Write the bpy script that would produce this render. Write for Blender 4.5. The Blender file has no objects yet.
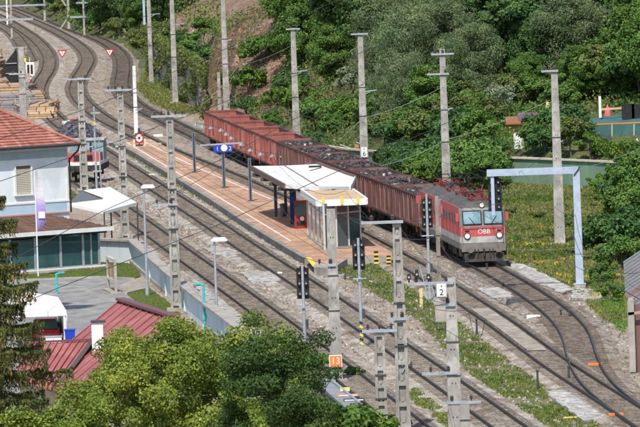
import bpy, math, random
import numpy as np
from mathutils import Vector, Matrix
random.seed(7)
rng = np.random.default_rng(11)
R_ = math.radians
SC = bpy.context.scene
COL = SC.collection

# ------------------------------------------------------------------ camera, world, sun, exposure
F, CX, CY, CAMH = 7500.0, 320.0, 213.5, 27.0
ROLL = R_(2.0)
PITCH = math.atan((213.5 + 160.0) / F)
camd = bpy.data.cameras.new('camera'); cam = bpy.data.objects.new('camera', camd); COL.objects.link(cam)
camd.sensor_width = 36.0; camd.lens = F / 640.0 * 36.0
camd.clip_start = 5.0; camd.clip_end = 20000.0
CR = Matrix.Rotation(math.pi / 2 - PITCH, 3, 'X') @ Matrix.Rotation(-ROLL, 3, 'Z')
cam.matrix_world = Matrix.Translation((0, 0, CAMH)) @ CR.to_4x4()
SC.camera = cam

SUN = Vector((-0.11, -0.60, 0.80)).normalized()
world = bpy.data.worlds.new('World'); SC.world = world; world.use_nodes = True
wn = world.node_tree; wn.nodes.clear()
sky = wn.nodes.new('ShaderNodeTexSky'); sky.sky_type = 'NISHITA'; sky.sun_disc = False
sky.sun_elevation = math.asin(SUN.z); sky.sun_rotation = math.atan2(SUN.x, SUN.y)
bg = wn.nodes.new('ShaderNodeBackground'); bg.inputs[1].default_value = 0.15
wo = wn.nodes.new('ShaderNodeOutputWorld')
wn.links.new(sky.outputs[0], bg.inputs[0]); wn.links.new(bg.outputs[0], wo.inputs[0])
sl = bpy.data.lights.new('sun', 'SUN'); sl.energy = 4.4; sl.angle = R_(0.53); sl.color = (1.0, 0.955, 0.88)
so = bpy.data.objects.new('sun', sl); COL.objects.link(so)
so.rotation_euler = SUN.to_track_quat('Z', 'Y').to_euler(); so.location = (-60, -60, 120)
SC.view_settings.view_transform = 'Standard'; SC.view_settings.look = 'None'
SC.view_settings.exposure = 0.15; SC.view_settings.gamma = 1.0

# ------------------------------------------------------------------ placing helpers
def ray(u, v):
    return CR @ Vector(((u - CX) / F, -(v - CY) / F, -1.0))
def g(u, v, z=0.0):
    d = ray(u, v); t = (z - CAMH) / d.z
    return Vector((d.x * t, d.y * t, z))
def at(u, v, Y):
    d = ray(u, v); t = Y / d.y
    return Vector((d.x * t, Y, CAMH + d.z * t))
def dy(v): return Vector((0, 0, v))
def ppm(p):                     # photograph pixels per metre at a point
    return F / p.y
def lin(h):
    return tuple(((c / 255.0) / 12.92 if c / 255.0 < .04045 else ((c / 255.0 + .055) / 1.055) ** 2.4) for c in h)

# ------------------------------------------------------------------ materials
MATS = {}
def mat(name, col, rough=.7, col2=None, scale=1.0, detail=6.0, metal=0.0, bump=0.0, bscale=None, col3=None, s3=.1,
        spec=.3, stretch=None, lo=.35, hi=.65, lo3=.5, hi3=.6, island=0.0, rnd=0.0, transl=0.0, alpha=1.0, coords='Object'):
    if name in MATS: return MATS[name]
    m = bpy.data.materials.new(name); m.use_nodes = True; MATS[name] = m
    nt = m.node_tree; N = nt.nodes; L = nt.links
    b = N['Principled BSDF']; b.inputs['Roughness'].default_value = rough
    b.inputs['Metallic'].default_value = metal; b.inputs['Specular IOR Level'].default_value = spec
    b.inputs['Base Color'].default_value = (*col, 1)
    tc = N.new('ShaderNodeTexCoord'); out = tc.outputs[coords]
    if stretch:
        mp = N.new('ShaderNodeMapping'); mp.inputs['Scale'].default_value = stretch
        L.new(out, mp.inputs[0]); out = mp.outputs[0]
    cur = None
    def noise(s, d):
        n = N.new('ShaderNodeTexNoise'); n.inputs['Scale'].default_value = s; n.inputs['Detail'].default_value = d
        n.inputs['Roughness'].default_value = .62
        L.new(out, n.inputs['Vector']); return n.outputs['Fac']
    def ramp(f, a, bb):
        r = N.new('ShaderNodeMapRange'); r.inputs[1].default_value = a; r.inputs[2].default_value = bb
        L.new(f, r.inputs[0]); return r.outputs[0]
    def mix(f, a, bcol):
        x = N.new('ShaderNodeMix'); x.data_type = 'RGBA'; L.new(f, x.inputs[0])
        if isinstance(a, tuple): x.inputs[6].default_value = (*a, 1)
        else: L.new(a, x.inputs[6])
        if isinstance(bcol, tuple): x.inputs[7].default_value = (*bcol, 1)
        else: L.new(bcol, x.inputs[7])
        return x.outputs[2]
    if col2 is not None: cur = mix(ramp(noise(scale, detail), lo, hi), col, col2)
    if col3 is not None: cur = mix(ramp(noise(s3, 5), lo3, hi3), cur if cur is not None else col, col3)
    def vary(src, amt):
        nonlocal cur
        h = N.new('ShaderNodeHueSaturation')
        r = N.new('ShaderNodeMapRange'); r.inputs[3].default_value = 1 - amt; r.inputs[4].default_value = 1 + amt
        L.new(src, r.inputs[0]); L.new(r.outputs[0], h.inputs['Value'])
        if cur is None: h.inputs['Color'].default_value = (*col, 1)
        else: L.new(cur, h.inputs['Color'])
        cur = h.outputs[0]
    if island:
        ge = N.new('ShaderNodeNewGeometry'); vary(ge.outputs['Random Per Island'], island)
    if rnd:
        oi = N.new('ShaderNodeObjectInfo'); vary(oi.outputs['Random'], rnd)
    if cur is not None: L.new(cur, b.inputs['Base Color'])
    if bump:
        bn = N.new('ShaderNodeBump'); bn.inputs['Strength'].default_value = bump; bn.inputs['Distance'].default_value = .05
        L.new(noise(bscale or scale * 4, 4), bn.inputs['Height']); L.new(bn.outputs[0], b.inputs['Normal'])
    if transl:
        tr = N.new('ShaderNodeBsdfTranslucent'); ms = N.new('ShaderNodeMixShader'); ms.inputs[0].default_value = transl
        if cur is not None: L.new(cur, tr.inputs[0])
        else: tr.inputs[0].default_value = (*col, 1)
        o = [n for n in N if n.type == 'OUTPUT_MATERIAL'][0]
        L.new(b.outputs[0], ms.inputs[1]); L.new(tr.outputs[0], ms.inputs[2]); L.new(ms.outputs[0], o.inputs[0])
    return m
def glass_mat(name, col, mixf=.5):
    if name in MATS: return MATS[name]
    m = bpy.data.materials.new(name); m.use_nodes = True; MATS[name] = m
    nt = m.node_tree; N = nt.nodes; L = nt.links; N.clear()
    o = N.new('ShaderNodeOutputMaterial'); a = N.new('ShaderNodeBsdfTransparent'); a.inputs[0].default_value = (*col, 1)
    gl = N.new('ShaderNodeBsdfGlossy'); gl.inputs['Roughness'].default_value = .04; gl.inputs[0].default_value = (.9, .95, 1, 1)
    df = N.new('ShaderNodeBsdfDiffuse'); df.inputs[0].default_value = (.25, .32, .33, 1)
    lw = N.new('ShaderNodeLayerWeight'); lw.inputs[0].default_value = .35
    m1 = N.new('ShaderNodeMixShader'); m1.inputs[0].default_value = mixf
    m2 = N.new('ShaderNodeMixShader')
    L.new(a.outputs[0], m1.inputs[1]); L.new(df.outputs[0], m1.inputs[2])
    L.new(lw.outputs['Fresnel'], m2.inputs[0]); L.new(m1.outputs[0], m2.inputs[1]); L.new(gl.outputs[0], m2.inputs[2])
    L.new(m2.outputs[0], o.inputs[0]); return m

# ------------------------------------------------------------------ mesh helpers
class MB:
    def __init__(s): s.v = []; s.f = []
    def add(s, vs, fs):
        o = len(s.v); s.v += [tuple(x) for x in vs]; s.f += [tuple(i + o for i in q) for q in fs]; return s
    def box(s, c, d, rz=0.0, rot=None):
        hx, hy, hz = d[0] / 2, d[1] / 2, d[2] / 2
        M = rot if rot is not None else Matrix.Rotation(rz, 3, 'Z'); c = Vector(c)
        vs = [c + M @ Vector((x * hx, y * hy, z * hz)) for z in (-1, 1) for x, y in ((-1, -1), (1, -1), (1, 1), (-1, 1))]
        return s.add(vs, [(3, 2, 1, 0), (4, 5, 6, 7), (0, 1, 5, 4), (1, 2, 6, 5), (2, 3, 7, 6), (3, 0, 4, 7)])
    def taper(s, c, a, b, h, rz=0.0):      # frustum: base (ax,ay) at c, top (bx,by) at c+h
        c = Vector(c); M = Matrix.Rotation(rz, 3, 'Z'); vs = []
        for (w, d), z in ((a, 0), (b, h)):
            vs += [c + M @ Vector((x * w / 2, y * d / 2, z)) for x, y in ((-1, -1), (1, -1), (1, 1), (-1, 1))]
        return s.add(vs, [(3, 2, 1, 0), (4, 5, 6, 7), (0, 1, 5, 4), (1, 2, 6, 5), (2, 3, 7, 6), (3, 0, 4, 7)])
    def bar(s, p, q, w, h=None):            # rectangular bar between two points
        p = Vector(p); q = Vector(q); h = h or w; d = (q - p); l = d.length
        if l < 1e-6: return s
        d.normalize(); up = Vector((0, 0, 1)) if abs(d.z) < .98 else Vector((0, 1, 0))
        a = d.cross(up).normalized(); b = a.cross(d).normalized(); vs = []
        for e in (p, q):
            vs += [e + a * (x * w / 2) + b * (y * h / 2) for x, y in ((-1, -1), (1, -1), (1, 1), (-1, 1))]
        return s.add(vs, [(0, 1, 2, 3), (7, 6, 5, 4), (4, 5, 1, 0), (5, 6, 2, 1), (6, 7, 3, 2), (7, 4, 0, 3)])
    def tube(s, p, q, r, r2=None, n=8):
        p = Vector(p); q = Vector(q); r2 = r if r2 is None else r2; d = (q - p)
        if d.length < 1e-6: return s
        d.normalize(); up = Vector((0, 0, 1)) if abs(d.z) < .95 else Vector((0, 1, 0))
        a = d.cross(up).normalized(); b = a.cross(d).normalized(); vs = []
        for e, rr in ((p, r), (q, r2)):
            vs += [e + (a * math.cos(2 * math.pi * i / n) + b * math.sin(2 * math.pi * i / n)) * rr for i in range(n)]
        fs = [(i, (i + 1) % n, n + (i + 1) % n, n + i) for i in range(n)] + [tuple(range(n))[::-1], tuple(range(n, 2 * n))]
        return s.add(vs, fs)
    def poly(s, pts, dz):                    # vertical prism on a polygon, downwards by dz
        n = len(pts); pts = [Vector(p) for p in pts]
        ar = sum(pts[i].x * pts[(i + 1) % n].y - pts[(i + 1) % n].x * pts[i].y for i in range(n))
        if ar < 0: pts = pts[::-1]
        vs = pts + [p - Vector((0, 0, dz)) for p in pts]
        return s.add(vs, [tuple(range(n)), tuple(range(2 * n - 1, n - 1, -1))] + [(i, i + n, (i + 1) % n + n, (i + 1) % n) for i in range(n)])
    def slab(s, pts, t):                     # thick plate on any planar-ish polygon (thickness along -z)
        return s.poly(pts, t)
    def lathe(s, c, prof, n=12):             # profile (r,z)
        c = Vector(c); vs = []
        for r, z in prof: vs += [c + Vector((r * math.cos(2 * math.pi * i / n), r * math.sin(2 * math.pi * i / n), z)) for i in range(n)]
        fs = [(k * n + i, k * n + (i + 1) % n, (k + 1) * n + (i + 1) % n, (k + 1) * n + i) for k in range(len(prof) - 1) for i in range(n)]
        return s.add(vs, fs)
    def mesh(s, name):
        me = bpy.data.meshes.new(name); me.from_pydata(s.v, [], s.f); me.update(); return me
def link(name, me, m=None, parent=None, loc=None):
    o = bpy.data.objects.new(name, me); COL.objects.link(o)
    if m is not None and not me.materials: me.materials.append(m)
    if parent is not None: o.parent = parent
    if loc is not None: o.location = loc
    return o
def part(name, mb, m, parent, loc=None):
    return link(name, mb.mesh(name), m, parent, loc)
def tag(o, label, cat, group=None):
    o['label'] = label; o['category'] = cat
    if group: o['group'] = group
    return o
def thing(name, label, cat, loc=(0, 0, 0), rz=0.0, group=None):
    o = bpy.data.objects.new(name, None); COL.objects.link(o); o.location = loc; o.rotation_euler = (0, 0, rz)
    o.empty_display_size = .3
    return tag(o, label, cat, group)
def struct(name, mb, m, kind='structure', label=None):
    o = link(name, mb.mesh(name) if isinstance(mb, MB) else mb, m); o['kind'] = kind
    if label: o['label'] = label
    return o
def kids(o): return [c for c in bpy.data.objects if c.parent == o]
def dup(root, loc, rz, label=None, group=None):
    ks = {}
    def cp(o, par):
        c = o.copy(); COL.objects.link(c); c.parent = par
        for ch in o.children: cp(ch, c)
        return c
    r = cp(root, None); r.location = loc; r.rotation_euler = (0, 0, rz)
    if label: r['label'] = label
    if group: r['group'] = group
    return r
def mesh_np(name, V, k):
    """faces of k vertices each, verts not shared"""
    n = len(V) // k; me = bpy.data.meshes.new(name)
    me.vertices.add(len(V)); me.vertices.foreach_set('co', V.astype(np.float32).ravel())
    me.loops.add(len(V)); me.loops.foreach_set('vertex_index', np.arange(len(V), dtype=np.int32))
    me.polygons.add(n); me.polygons.foreach_set('loop_start', np.arange(0, n * k, k, dtype=np.int32))
    me.polygons.foreach_set('loop_total', np.full(n, k, dtype=np.int32)); me.update(); me.validate(); return me
def nrm(a): return a / np.maximum(np.linalg.norm(a, axis=1, keepdims=True), 1e-9)
def kites(P, Nn, size, asp=1.6, droop=0.0, r=rng, along=None):
    n = len(P); t = r.normal(size=(n, 3)) if along is None else along + r.normal(size=(n, 3)) * .35
    t[:, 2] -= droop
    t = t - Nn * (t * Nn).sum(1, keepdims=True); t = nrm(t); b = np.cross(Nn, t)
    s = (size * r.uniform(.65, 1.25, n))[:, None]
    V = np.empty((n, 4, 3)); V[:, 0] = P - t * s * .5; V[:, 1] = P + b * s * .5 / asp + t * s * .05
    V[:, 2] = P + t * s * .5; V[:, 3] = P - b * s * .5 / asp + t * s * .05
    return V.reshape(-1, 3)
def text(name, body, size, m, parent, loc, rot, ext=.004, align='CENTER'):
    c = bpy.data.curves.new(name, 'FONT'); c.body = body; c.size = size; c.extrude = ext
    c.align_x = align; c.align_y = 'CENTER'
    o = bpy.data.objects.new(name, c); COL.objects.link(o); o.parent = parent; o.location = loc; o.rotation_euler = rot
    dg = bpy.context.evaluated_depsgraph_get(); me = bpy.data.meshes.new_from_object(o.evaluated_get(dg))
    mo = bpy.data.objects.new(name, me); COL.objects.link(mo); mo.parent = parent; mo.location = loc; mo.rotation_euler = rot
    bpy.data.objects.remove(o); bpy.data.curves.remove(c)
    if not me.materials: me.materials.append(m)
    else: me.materials[0] = m
    return mo

# ------------------------------------------------------------------ palette
CONC = mat('concrete_pole', (.34, .325, .295), .9, (.22, .21, .19), 2.5, bump=.4, bscale=14, stretch=(1, 1, .5), col3=(.42, .40, .37), s3=1.3, rnd=.1)
CONC2 = mat('concrete_light', (.42, .39, .34), .9, (.27, .25, .22), 1.2, bump=.3, bscale=9)
CONCW = mat('concrete_platform', (.31, .285, .25), .92, (.17, .155, .135), 1.5, bump=.3, bscale=9, stretch=(1, 1, 2), rnd=.14)
STEEL = mat('galvanised_steel', (.44, .47, .50), .45, (.33, .36, .39), 3, metal=.35)
BLUESTEEL = mat('blue_grey_painted_steel', (.42, .49, .60), .6, (.33, .39, .50), 2.2, 8, col3=(.36, .35, .36), s3=1.6, lo3=.56, hi3=.66, bump=.1)
DSTEEL = mat('dark_steel', (.05, .055, .06), .55, (.09, .09, .09), 6, metal=.3)
BLACK = mat('black_paint', (.012, .012, .014), .5, (.03, .028, .026), 4)
RAIL = mat('rusty_rail', (.026, .019, .016), .7, (.045, .03, .023), 1.2)
RAILTOP = mat('rail_head', (.075, .068, .062), .5, (.035, .03, .027), .15, metal=.25, spec=.3)
WIRE = mat('wire', (.05, .05, .048), .6)
WIREL = mat('wire_light', (.30, .33, .28), .5)
CERAM = mat('brown_insulator', (.10, .075, .065), .4)
WHITE = mat('white_paint', (.76, .76, .75), .5, (.66, .66, .65), 2)
CREAM = mat('cream_paint', (.62, .56, .42), .7, (.5, .45, .34), 3)
YEL = mat('yellow_paint', (.75, .55, .06), .55)
ORA = mat('orange_sign', (.80, .20, .04), .5)
REDP = mat('red_paint', (.50, .03, .03), .4, (.38, .025, .025), 2)
TEAL = mat('turquoise_paint', (.06, .42, .42), .5)
GLASSD = mat('dark_glass', (.02, .06, .065), .06, (.05, .12, .12), .4, spec=.8)
# ------------------------------------------------------------------ terrain
toe_px = [(900, 200), (640, 190), (487, 181), (345, 166), (292, 141), (240, 120), (204, 113), (152, 74), (128, 44), (75, 33), (40, 16), (0, 0), (-60, -24)]
TOE = np.array([[g(u, v).x, g(u, v).y] for u, v in toe_px])
TOE = np.vstack([[700, TOE[0][1] - 60], TOE, [-900, 2600]])
POLY = np.vstack([TOE, [-900, 9000], [9000, 9000], [9000, TOE[0][1] - 200]])
def inside(P):
    c = np.zeros(len(P), bool); n = len(POLY)
    for i in range(n):
        a, b = POLY[i], POLY[(i + 1) % n]
        cond = (a[1] > P[:, 1]) != (b[1] > P[:, 1])
        with np.errstate(divide='ignore', invalid='ignore'):
            xi = (b[0] - a[0]) * (P[:, 1] - a[1]) / (b[1] - a[1]) + a[0]
        c ^= cond & (P[:, 0] < xi)
    return c
def toe_dist(P):
    d = np.full(len(P), 1e9)
    for i in range(len(TOE) - 1):
        a, b = TOE[i], TOE[i + 1]; ab = b - a; t = np.clip(((P - a) @ ab) / (ab @ ab), 0, 1)
        d = np.minimum(d, np.linalg.norm(P - (a + t[:, None] * ab), axis=1))
    return np.where(inside(P), d, -d)
def sst(x, a, b):
    t = np.clip((x - a) / (b - a), 0, 1); return t * t * (3 - 2 * t)
def wav(P, s, k=0.0):
    return np.sin(P[:, 0] * s + 1.3 + k) * np.cos(P[:, 1] * s * .8 + .7 + k) + .5 * np.sin(P[:, 0] * s * 2.3 + P[:, 1] * s * 1.7 + k)
def hgt(P):
    P = np.atleast_2d(np.asarray(P, float)); d = toe_dist(P); y = P[:, 1]
    right = 1.9 * sst(d, 1.9, 3.8) + .075 * np.clip(d, 0, 26) + .62 * np.clip(d - 26, 0, 140)
    wallz = sst(y, 735, 760) * (1 - sst(y, 890, 930))
    left = 5.4 * wallz * sst(d, 1.3, 2.6) + .62 * np.clip(d - .3, 0, 140)
    w = sst(y, 632, 668); h = right * (1 - w) + left * w
    h = h + wav(P, .11) * .35 * sst(d, 3, 12) + wav(P, .5, 2) * .12 * sst(d, 2, 5)
    return np.where(d > -.25, h, 0.0)
def hz(x, y): return float(hgt([[x, y]])[0])
def on_hill(u, v):
    """where the sight line of a photograph pixel meets the ground"""
    d = ray(u, v); Y = np.arange(300, 1500, .5); P = np.stack([d.x / d.y * Y, Y], 1)
    z = CAMH + d.z / d.y * Y; k = np.argmax(z < hgt(P))
    if z[k] >= hgt(P[k:k + 1])[0]: k = len(Y) - 1
    return Vector((P[k, 0], P[k, 1], z[k]))

GROUND = mat('yard_ground', (.255, .205, .155), .95, (.15, .118, .09), .9, 12, bump=.6, bscale=9, col3=(.27, .25, .215), s3=.09, lo3=.42, hi3=.62, coords='Generated')
def ground_nodes(m):
    nt = m.node_tree; N = nt.nodes; L = nt.links; N.clear()
    o = N.new('ShaderNodeOutputMaterial'); b = N.new('ShaderNodeBsdfPrincipled'); b.inputs['Roughness'].default_value = .95
    b.inputs['Specular IOR Level'].default_value = .15
    ge = N.new('ShaderNodeNewGeometry'); P = ge.outputs['Position']
    def noise(s, d, sc=None):
        n = N.new('ShaderNodeTexNoise'); n.inputs['Scale'].default_value = s; n.inputs['Detail'].default_value = d; n.inputs['Roughness'].default_value = .6
        if sc:
            mp = N.new('ShaderNodeMapping'); mp.inputs['Scale'].default_value = sc; L.new(P, mp.inputs[0]); L.new(mp.outputs[0], n.inputs[0])
        else: L.new(P, n.inputs[0])
        return n.outputs[0]
    def rmp(f, a, bb):
        r = N.new('ShaderNodeMapRange'); r.inputs[1].default_value = a; r.inputs[2].default_value = bb; L.new(f, r.inputs[0]); return r.outputs[0]
    def mix(f, a, c):
        x = N.new('ShaderNodeMix'); x.data_type = 'RGBA'; L.new(f, x.inputs[0])
        for k, q in ((6, a), (7, c)):
            if isinstance(q, tuple): x.inputs[k].default_value = (*q, 1)
            else: L.new(q, x.inputs[k])
        return x.outputs[2]
    c = mix(rmp(noise(.16, 5, (1, .35, 1)), .38, .6), (.30, .225, .165), (.315, .27, .22))
    c = mix(rmp(noise(.5, 6, (1, .3, 1)), .52, .66), c, (.21, .145, .10))
    c = mix(rmp(noise(.35, 7, (1, .3, 1)), .58, .68), c, (.35, .31, .26))
    vo = N.new('ShaderNodeTexVoronoi'); vo.inputs['Scale'].default_value = 9.0; L.new(P, vo.inputs['Vector'])
    hs = N.new('ShaderNodeHueSaturation'); sp = N.new('ShaderNodeSeparateColor'); L.new(vo.outputs['Color'], sp.inputs[0])
    r = N.new('ShaderNodeMapRange'); r.inputs[3].default_value = .45; r.inputs[4].default_value = 1.6; L.new(sp.outputs[0], r.inputs[0])
    L.new(r.outputs[0], hs.inputs['Value']); L.new(c, hs.inputs['Color'])
    L.new(hs.outputs[0], b.inputs['Base Color'])
    bn = N.new('ShaderNodeBump'); bn.inputs['Strength'].default_value = .7; bn.inputs['Distance'].default_value = .06
    L.new(vo.outputs['Distance'], bn.inputs['Height']); L.new(bn.outputs[0], b.inputs['Normal']); L.new(b.outputs[0], o.inputs[0])
ground_nodes(GROUND)
def xyz_mat(name, a, b_, c3, s1=.4, s2=3.0, vs=8.0, vlo=.6, vhi=1.4, bump=.5, st=(1, .4, 1)):
    m = bpy.data.materials.new(name); m.use_nodes = True; MATS[name] = m
    nt = m.node_tree; N = nt.nodes; L = nt.links; N.clear()
    o = N.new('ShaderNodeOutputMaterial'); b = N.new('ShaderNodeBsdfPrincipled'); b.inputs['Roughness'].default_value = .95
    b.inputs['Specular IOR Level'].default_value = .1
    ge = N.new('ShaderNodeNewGeometry'); P = ge.outputs['Position']
    mp = N.new('ShaderNodeMapping'); mp.inputs['Scale'].default_value = st; L.new(P, mp.inputs[0])
    def mx(s, lo, hi, x, y):
        n = N.new('ShaderNodeTexNoise'); n.inputs['Scale'].default_value = s; n.inputs['Detail'].default_value = 8; L.new(mp.outputs[0], n.inputs[0])
        r = N.new('ShaderNodeMapRange'); r.inputs[1].default_value = lo; r.inputs[2].default_value = hi; L.new(n.outputs[0], r.inputs[0])
        q = N.new('ShaderNodeMix'); q.data_type = 'RGBA'; L.new(r.outputs[0], q.inputs[0])
        for k, w in ((6, x), (7, y)):
            if isinstance(w, tuple): q.inputs[k].default_value = (*w, 1)
            else: L.new(w, q.inputs[k])
        return q.outputs[2]
    c = mx(s2, .4, .62, mx(s1, .42, .6, a, b_), c3)
    vo = N.new('ShaderNodeTexVoronoi'); vo.inputs['Scale'].default_value = vs; L.new(P, vo.inputs['Vector'])
    sp = N.new('ShaderNodeSeparateColor'); L.new(vo.outputs['Color'], sp.inputs[0])
    r = N.new('ShaderNodeMapRange'); r.inputs[3].default_value = vlo; r.inputs[4].default_value = vhi; L.new(sp.outputs[0], r.inputs[0])
    hs = N.new('ShaderNodeHueSaturation'); L.new(r.outputs[0], hs.inputs['Value']); L.new(c, hs.inputs['Color']); L.new(hs.outputs[0], b.inputs['Base Color'])
    bn = N.new('ShaderNodeBump'); bn.inputs['Strength'].default_value = bump; bn.inputs['Distance'].default_value = .05
    L.new(vo.outputs['Distance'], bn.inputs['Height']); L.new(bn.outputs[0], b.inputs['Normal']); L.new(b.outputs[0], o.inputs[0])
    return m
BALLAST = xyz_mat('ballast', (.285, .23, .178), (.17, .122, .09), (.38, .34, .29), .35, 1.3, 14, .35, 1.7)
BALLASTG = xyz_mat('grey_ballast', (.32, .27, .215), (.205, .155, .115), (.42, .385, .34), .3, 1.1, 12, .4, 1.6)
GRASSG = xyz_mat('grass_ground', (.085, .13, .03), (.16, .17, .055), (.20, .165, .10), .35, 1.4, 10, .6, 1.4)
HILLM = xyz_mat('hill_ground', (.23, .14, .10), (.30, .205, .155), (.17, .12, .075), .12, .6, 5, .5, 1.5, st=(1, 1, 1))
LAWN = xyz_mat('lawn', (.09, .15, .03), (.125, .185, .04), (.075, .115, .03), .5, 2.5, 14, .75, 1.25)
ASPH = xyz_mat('asphalt', (.26, .25, .24), (.33, .315, .29), (.21, .205, .195), .3, 1.0, 20, .85, 1.15, .2)
PALE = xyz_mat('pale_stone', (.42, .40, .37), (.52, .50, .46), (.30, .28, .25), .6, 2.5, 9, .6, 1.3)
SLABM = xyz_mat('concrete_slab', (.35, .31, .26), (.42, .375, .32), (.26, .225, .185), .5, 2.0, 20, .9, 1.1, .2)
PAVE = xyz_mat('platform_paving', (.46, .275, .175), (.54, .345, .225), (.36, .22, .15), .25, 1.1, 11, .82, 1.14, .2)

# one large sheet, finely divided where the hill stands
xs = np.concatenate([[-6000, -2500, -900, -400, -220], np.arange(-150, 130, 2.0), [150, 200, 300, 600, 1500, 6000]])
ys = np.concatenate([[-800, 0, 200, 400, 560], np.arange(570, 780, 1.25), np.arange(780, 1300, 5.0), [1400, 1700, 2200, 3500, 9000]])
X, Y = np.meshgrid(xs, ys); P2 = np.stack([X.ravel(), Y.ravel()], 1); Z = hgt(P2)
V = np.column_stack([P2, Z]); nx, ny = len(xs), len(ys)
idx = np.arange(nx * ny).reshape(ny, nx)
Fq = np.stack([idx[:-1, :-1], idx[:-1, 1:], idx[1:, 1:], idx[1:, :-1]], -1).reshape(-1, 4)
me = bpy.data.meshes.new('ground'); me.from_pydata(V.tolist(), [], Fq.tolist())
HILLG = xyz_mat('green_hill_ground', (.07, .10, .03), (.11, .14, .045), (.10, .085, .045), .12, .6, 5, .5, 1.5, st=(1, 1, 1))
me.materials.append(GROUND); me.materials.append(HILLM); me.materials.append(HILLG)
zf = Z[Fq].max(1); mi = (zf > .04).astype(np.int32); cen_ = V[Fq].mean(1); uu_ = CX + F * cen_[:, 0] / np.maximum(cen_[:, 1], 1); uu_ = uu_ + 9 * np.sin(cen_[:, 1] * .21) + 6 * np.sin(cen_[:, 0] * 1.1 + cen_[:, 1] * .5); mi = np.where((mi == 1) & ~((uu_ > 185) & (uu_ < 290) & (cen_[:, 1] > 680)), 2, mi).astype(np.int32); me.polygons.foreach_set('material_index', mi); me.update()
gr = link('ground', me); gr['kind'] = 'structure'

# ------------------------------------------------------------------ tracks
def path(px, z=.32, smooth=7, step=1.0):
    P = [g(u, v, z) for u, v in px]; P = [P[0] * 2 - P[1]] + P + [P[-1] * 2 - P[-2]]; out = []
    for i in range(1, len(P) - 2):
        n = max(4, int((P[i + 1] - P[i]).length / .5))
        for k in range(n):
            t = k / n; a, b, c, d = P[i - 1], P[i], P[i + 1], P[i + 2]
            out.append(.5 * ((2 * b) + (c - a) * t + (2 * a - 5 * b + 4 * c - d) * t * t + (3 * b - a - 3 * c + d) * t ** 3))
    out.append(P[-2]); A = np.array([[p.x, p.y] for p in out])
    s = np.concatenate([[0], np.cumsum(np.linalg.norm(np.diff(A, axis=0), axis=1))]); S = np.arange(0, s[-1], step)
    A = np.stack([np.interp(S, s, A[:, 0]), np.interp(S, s, A[:, 1])], 1)
    for _ in range(3):
        k = int(smooth); Q = np.pad(A, ((k, k), (0, 0)), mode='reflect', reflect_type='odd')
        A = np.stack([np.convolve(Q[:, j], np.ones(2 * k + 1) / (2 * k + 1), 'valid') for j in (0, 1)], 1)
    return A
def tang(A):
    t = np.gradient(A, axis=0); return t / np.linalg.norm(t, axis=1, keepdims=True)
def strip(A, off, w, z, wb=None, zb=0.0, m=None, name='strip', flat=False):
    """a long band following path A at lateral offset; bevelled sides down to zb"""
    t = tang(A); n = np.stack([t[:, 1], -t[:, 0]], 1); mb = MB(); wb = wb or w
    prof = [(-wb / 2, zb), (-w / 2, z), (w / 2, z), (wb / 2, zb)] if not flat else [(-w / 2, z), (w / 2, z)]
    k = len(prof)
    vs = [(A[i, 0] + n[i, 0] * (off + o), A[i, 1] + n[i, 1] * (off + o), zz) for i in range(len(A)) for o, zz in prof]
    fs = [(i * k + j, i * k + j + 1, (i + 1) * k + j + 1, (i + 1) * k + j) for i in range(len(A) - 1) for j in range(k - 1)]
    mb.add(vs, [f[::-1] for f in fs]); return mb
SLEEP = xyz_mat('sleeper', (.155, .12, .092), (.105, .082, .064), (.20, .17, .135), .5, 2.2, 12, .5, 1.5, .4)
BALLASTD = xyz_mat('dark_ballast', (.225, .175, .135), (.13, .096, .072), (.31, .27, .225), .6, 2.6, 14, .35, 1.7)
SLEEPD = xyz_mat('dark_sleeper', (.115, .09, .07), (.075, .058, .046), (.17, .14, .115), .5, 2.2, 12, .6, 1.4, .4)
def track(px, label, zb=.0, near_bed=BALLAST, smooth=7, bed=True, sl=None):
    A = path(px, smooth=smooth)
    if A[0, 1] < A[-1, 1]: A = A[::-1].copy()
    root = bpy.data.objects.new('railway_track', None); COL.objects.link(root); root['kind'] = 'structure'; root['label'] = label
    root.location = (A[len(A) // 2, 0], A[len(A) // 2, 1], 0)
    L0 = Vector(root.location)
    if bed:
        o = part('ballast_bed', strip(A, 0, 2.9, .15 + zb, 4.1, .004), near_bed, root); o.location = -L0; o['kind'] = 'stuff'
    for s in (-1, 1):
        o = part('rail', strip(A, s * .752, .070, .302, .12, .19), RAIL, root); o.location = -L0
        o = part('rail_head', strip(A, s * .752, .060, .3055, flat=True), RAILTOP, root); o.location = -L0
    t = tang(A); mb = MB(); B = A[::1]
    S = np.arange(0, len(A) - 1, .65)
    for q in S:
        i = int(q); c = A[i] + (A[min(i + 1, len(A) - 1)] - A[i]) * (q - i); a = math.atan2(t[i, 1], t[i, 0])
        mb.box((c[0], c[1], .08 + zb), (.26, 2.6, .17), a + random.uniform(-.01, .01))
    o = part('sleepers', mb, sl or SLEEP, root); o.location = -L0; o['kind'] = 'stuff'
    return A, root
pxT = [(-20, -8), (5, 2), (27, 10), (52, 20), (76, 30), (95, 37), (111, 45), (121, 55), (123, 68), (121, 80), (123, 91), (133, 102), (150, 112), (172, 122.5), (204, 138), (219, 145.5), (245, 157.5), (269, 168.5), (300, 182.5), (330, 196), (371, 214), (400, 225.5), (424, 235.5), (446, 245), (466, 255), (483, 264), (497, 271), (530, 291), (553, 307), (569, 322), (577, 335), (580, 350), (586, 367), (597, 383), (613, 397), (635, 413), (680, 442), (760, 495)]
pxP = [(-30, 2), (0, 7), (25, 17), (50, 28), (72, 40), (85, 51), (87.5, 61), (81, 73), (76, 86), (81, 99), (101, 116), (130, 131), (165, 148), (221, 171), (243, 180.5), (278, 197), (315, 213), (348, 229), (380, 246), (418, 267), (453, 290), (499, 320), (550, 358), (582, 379), (623, 405), (660, 430), (760, 497)]
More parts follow.
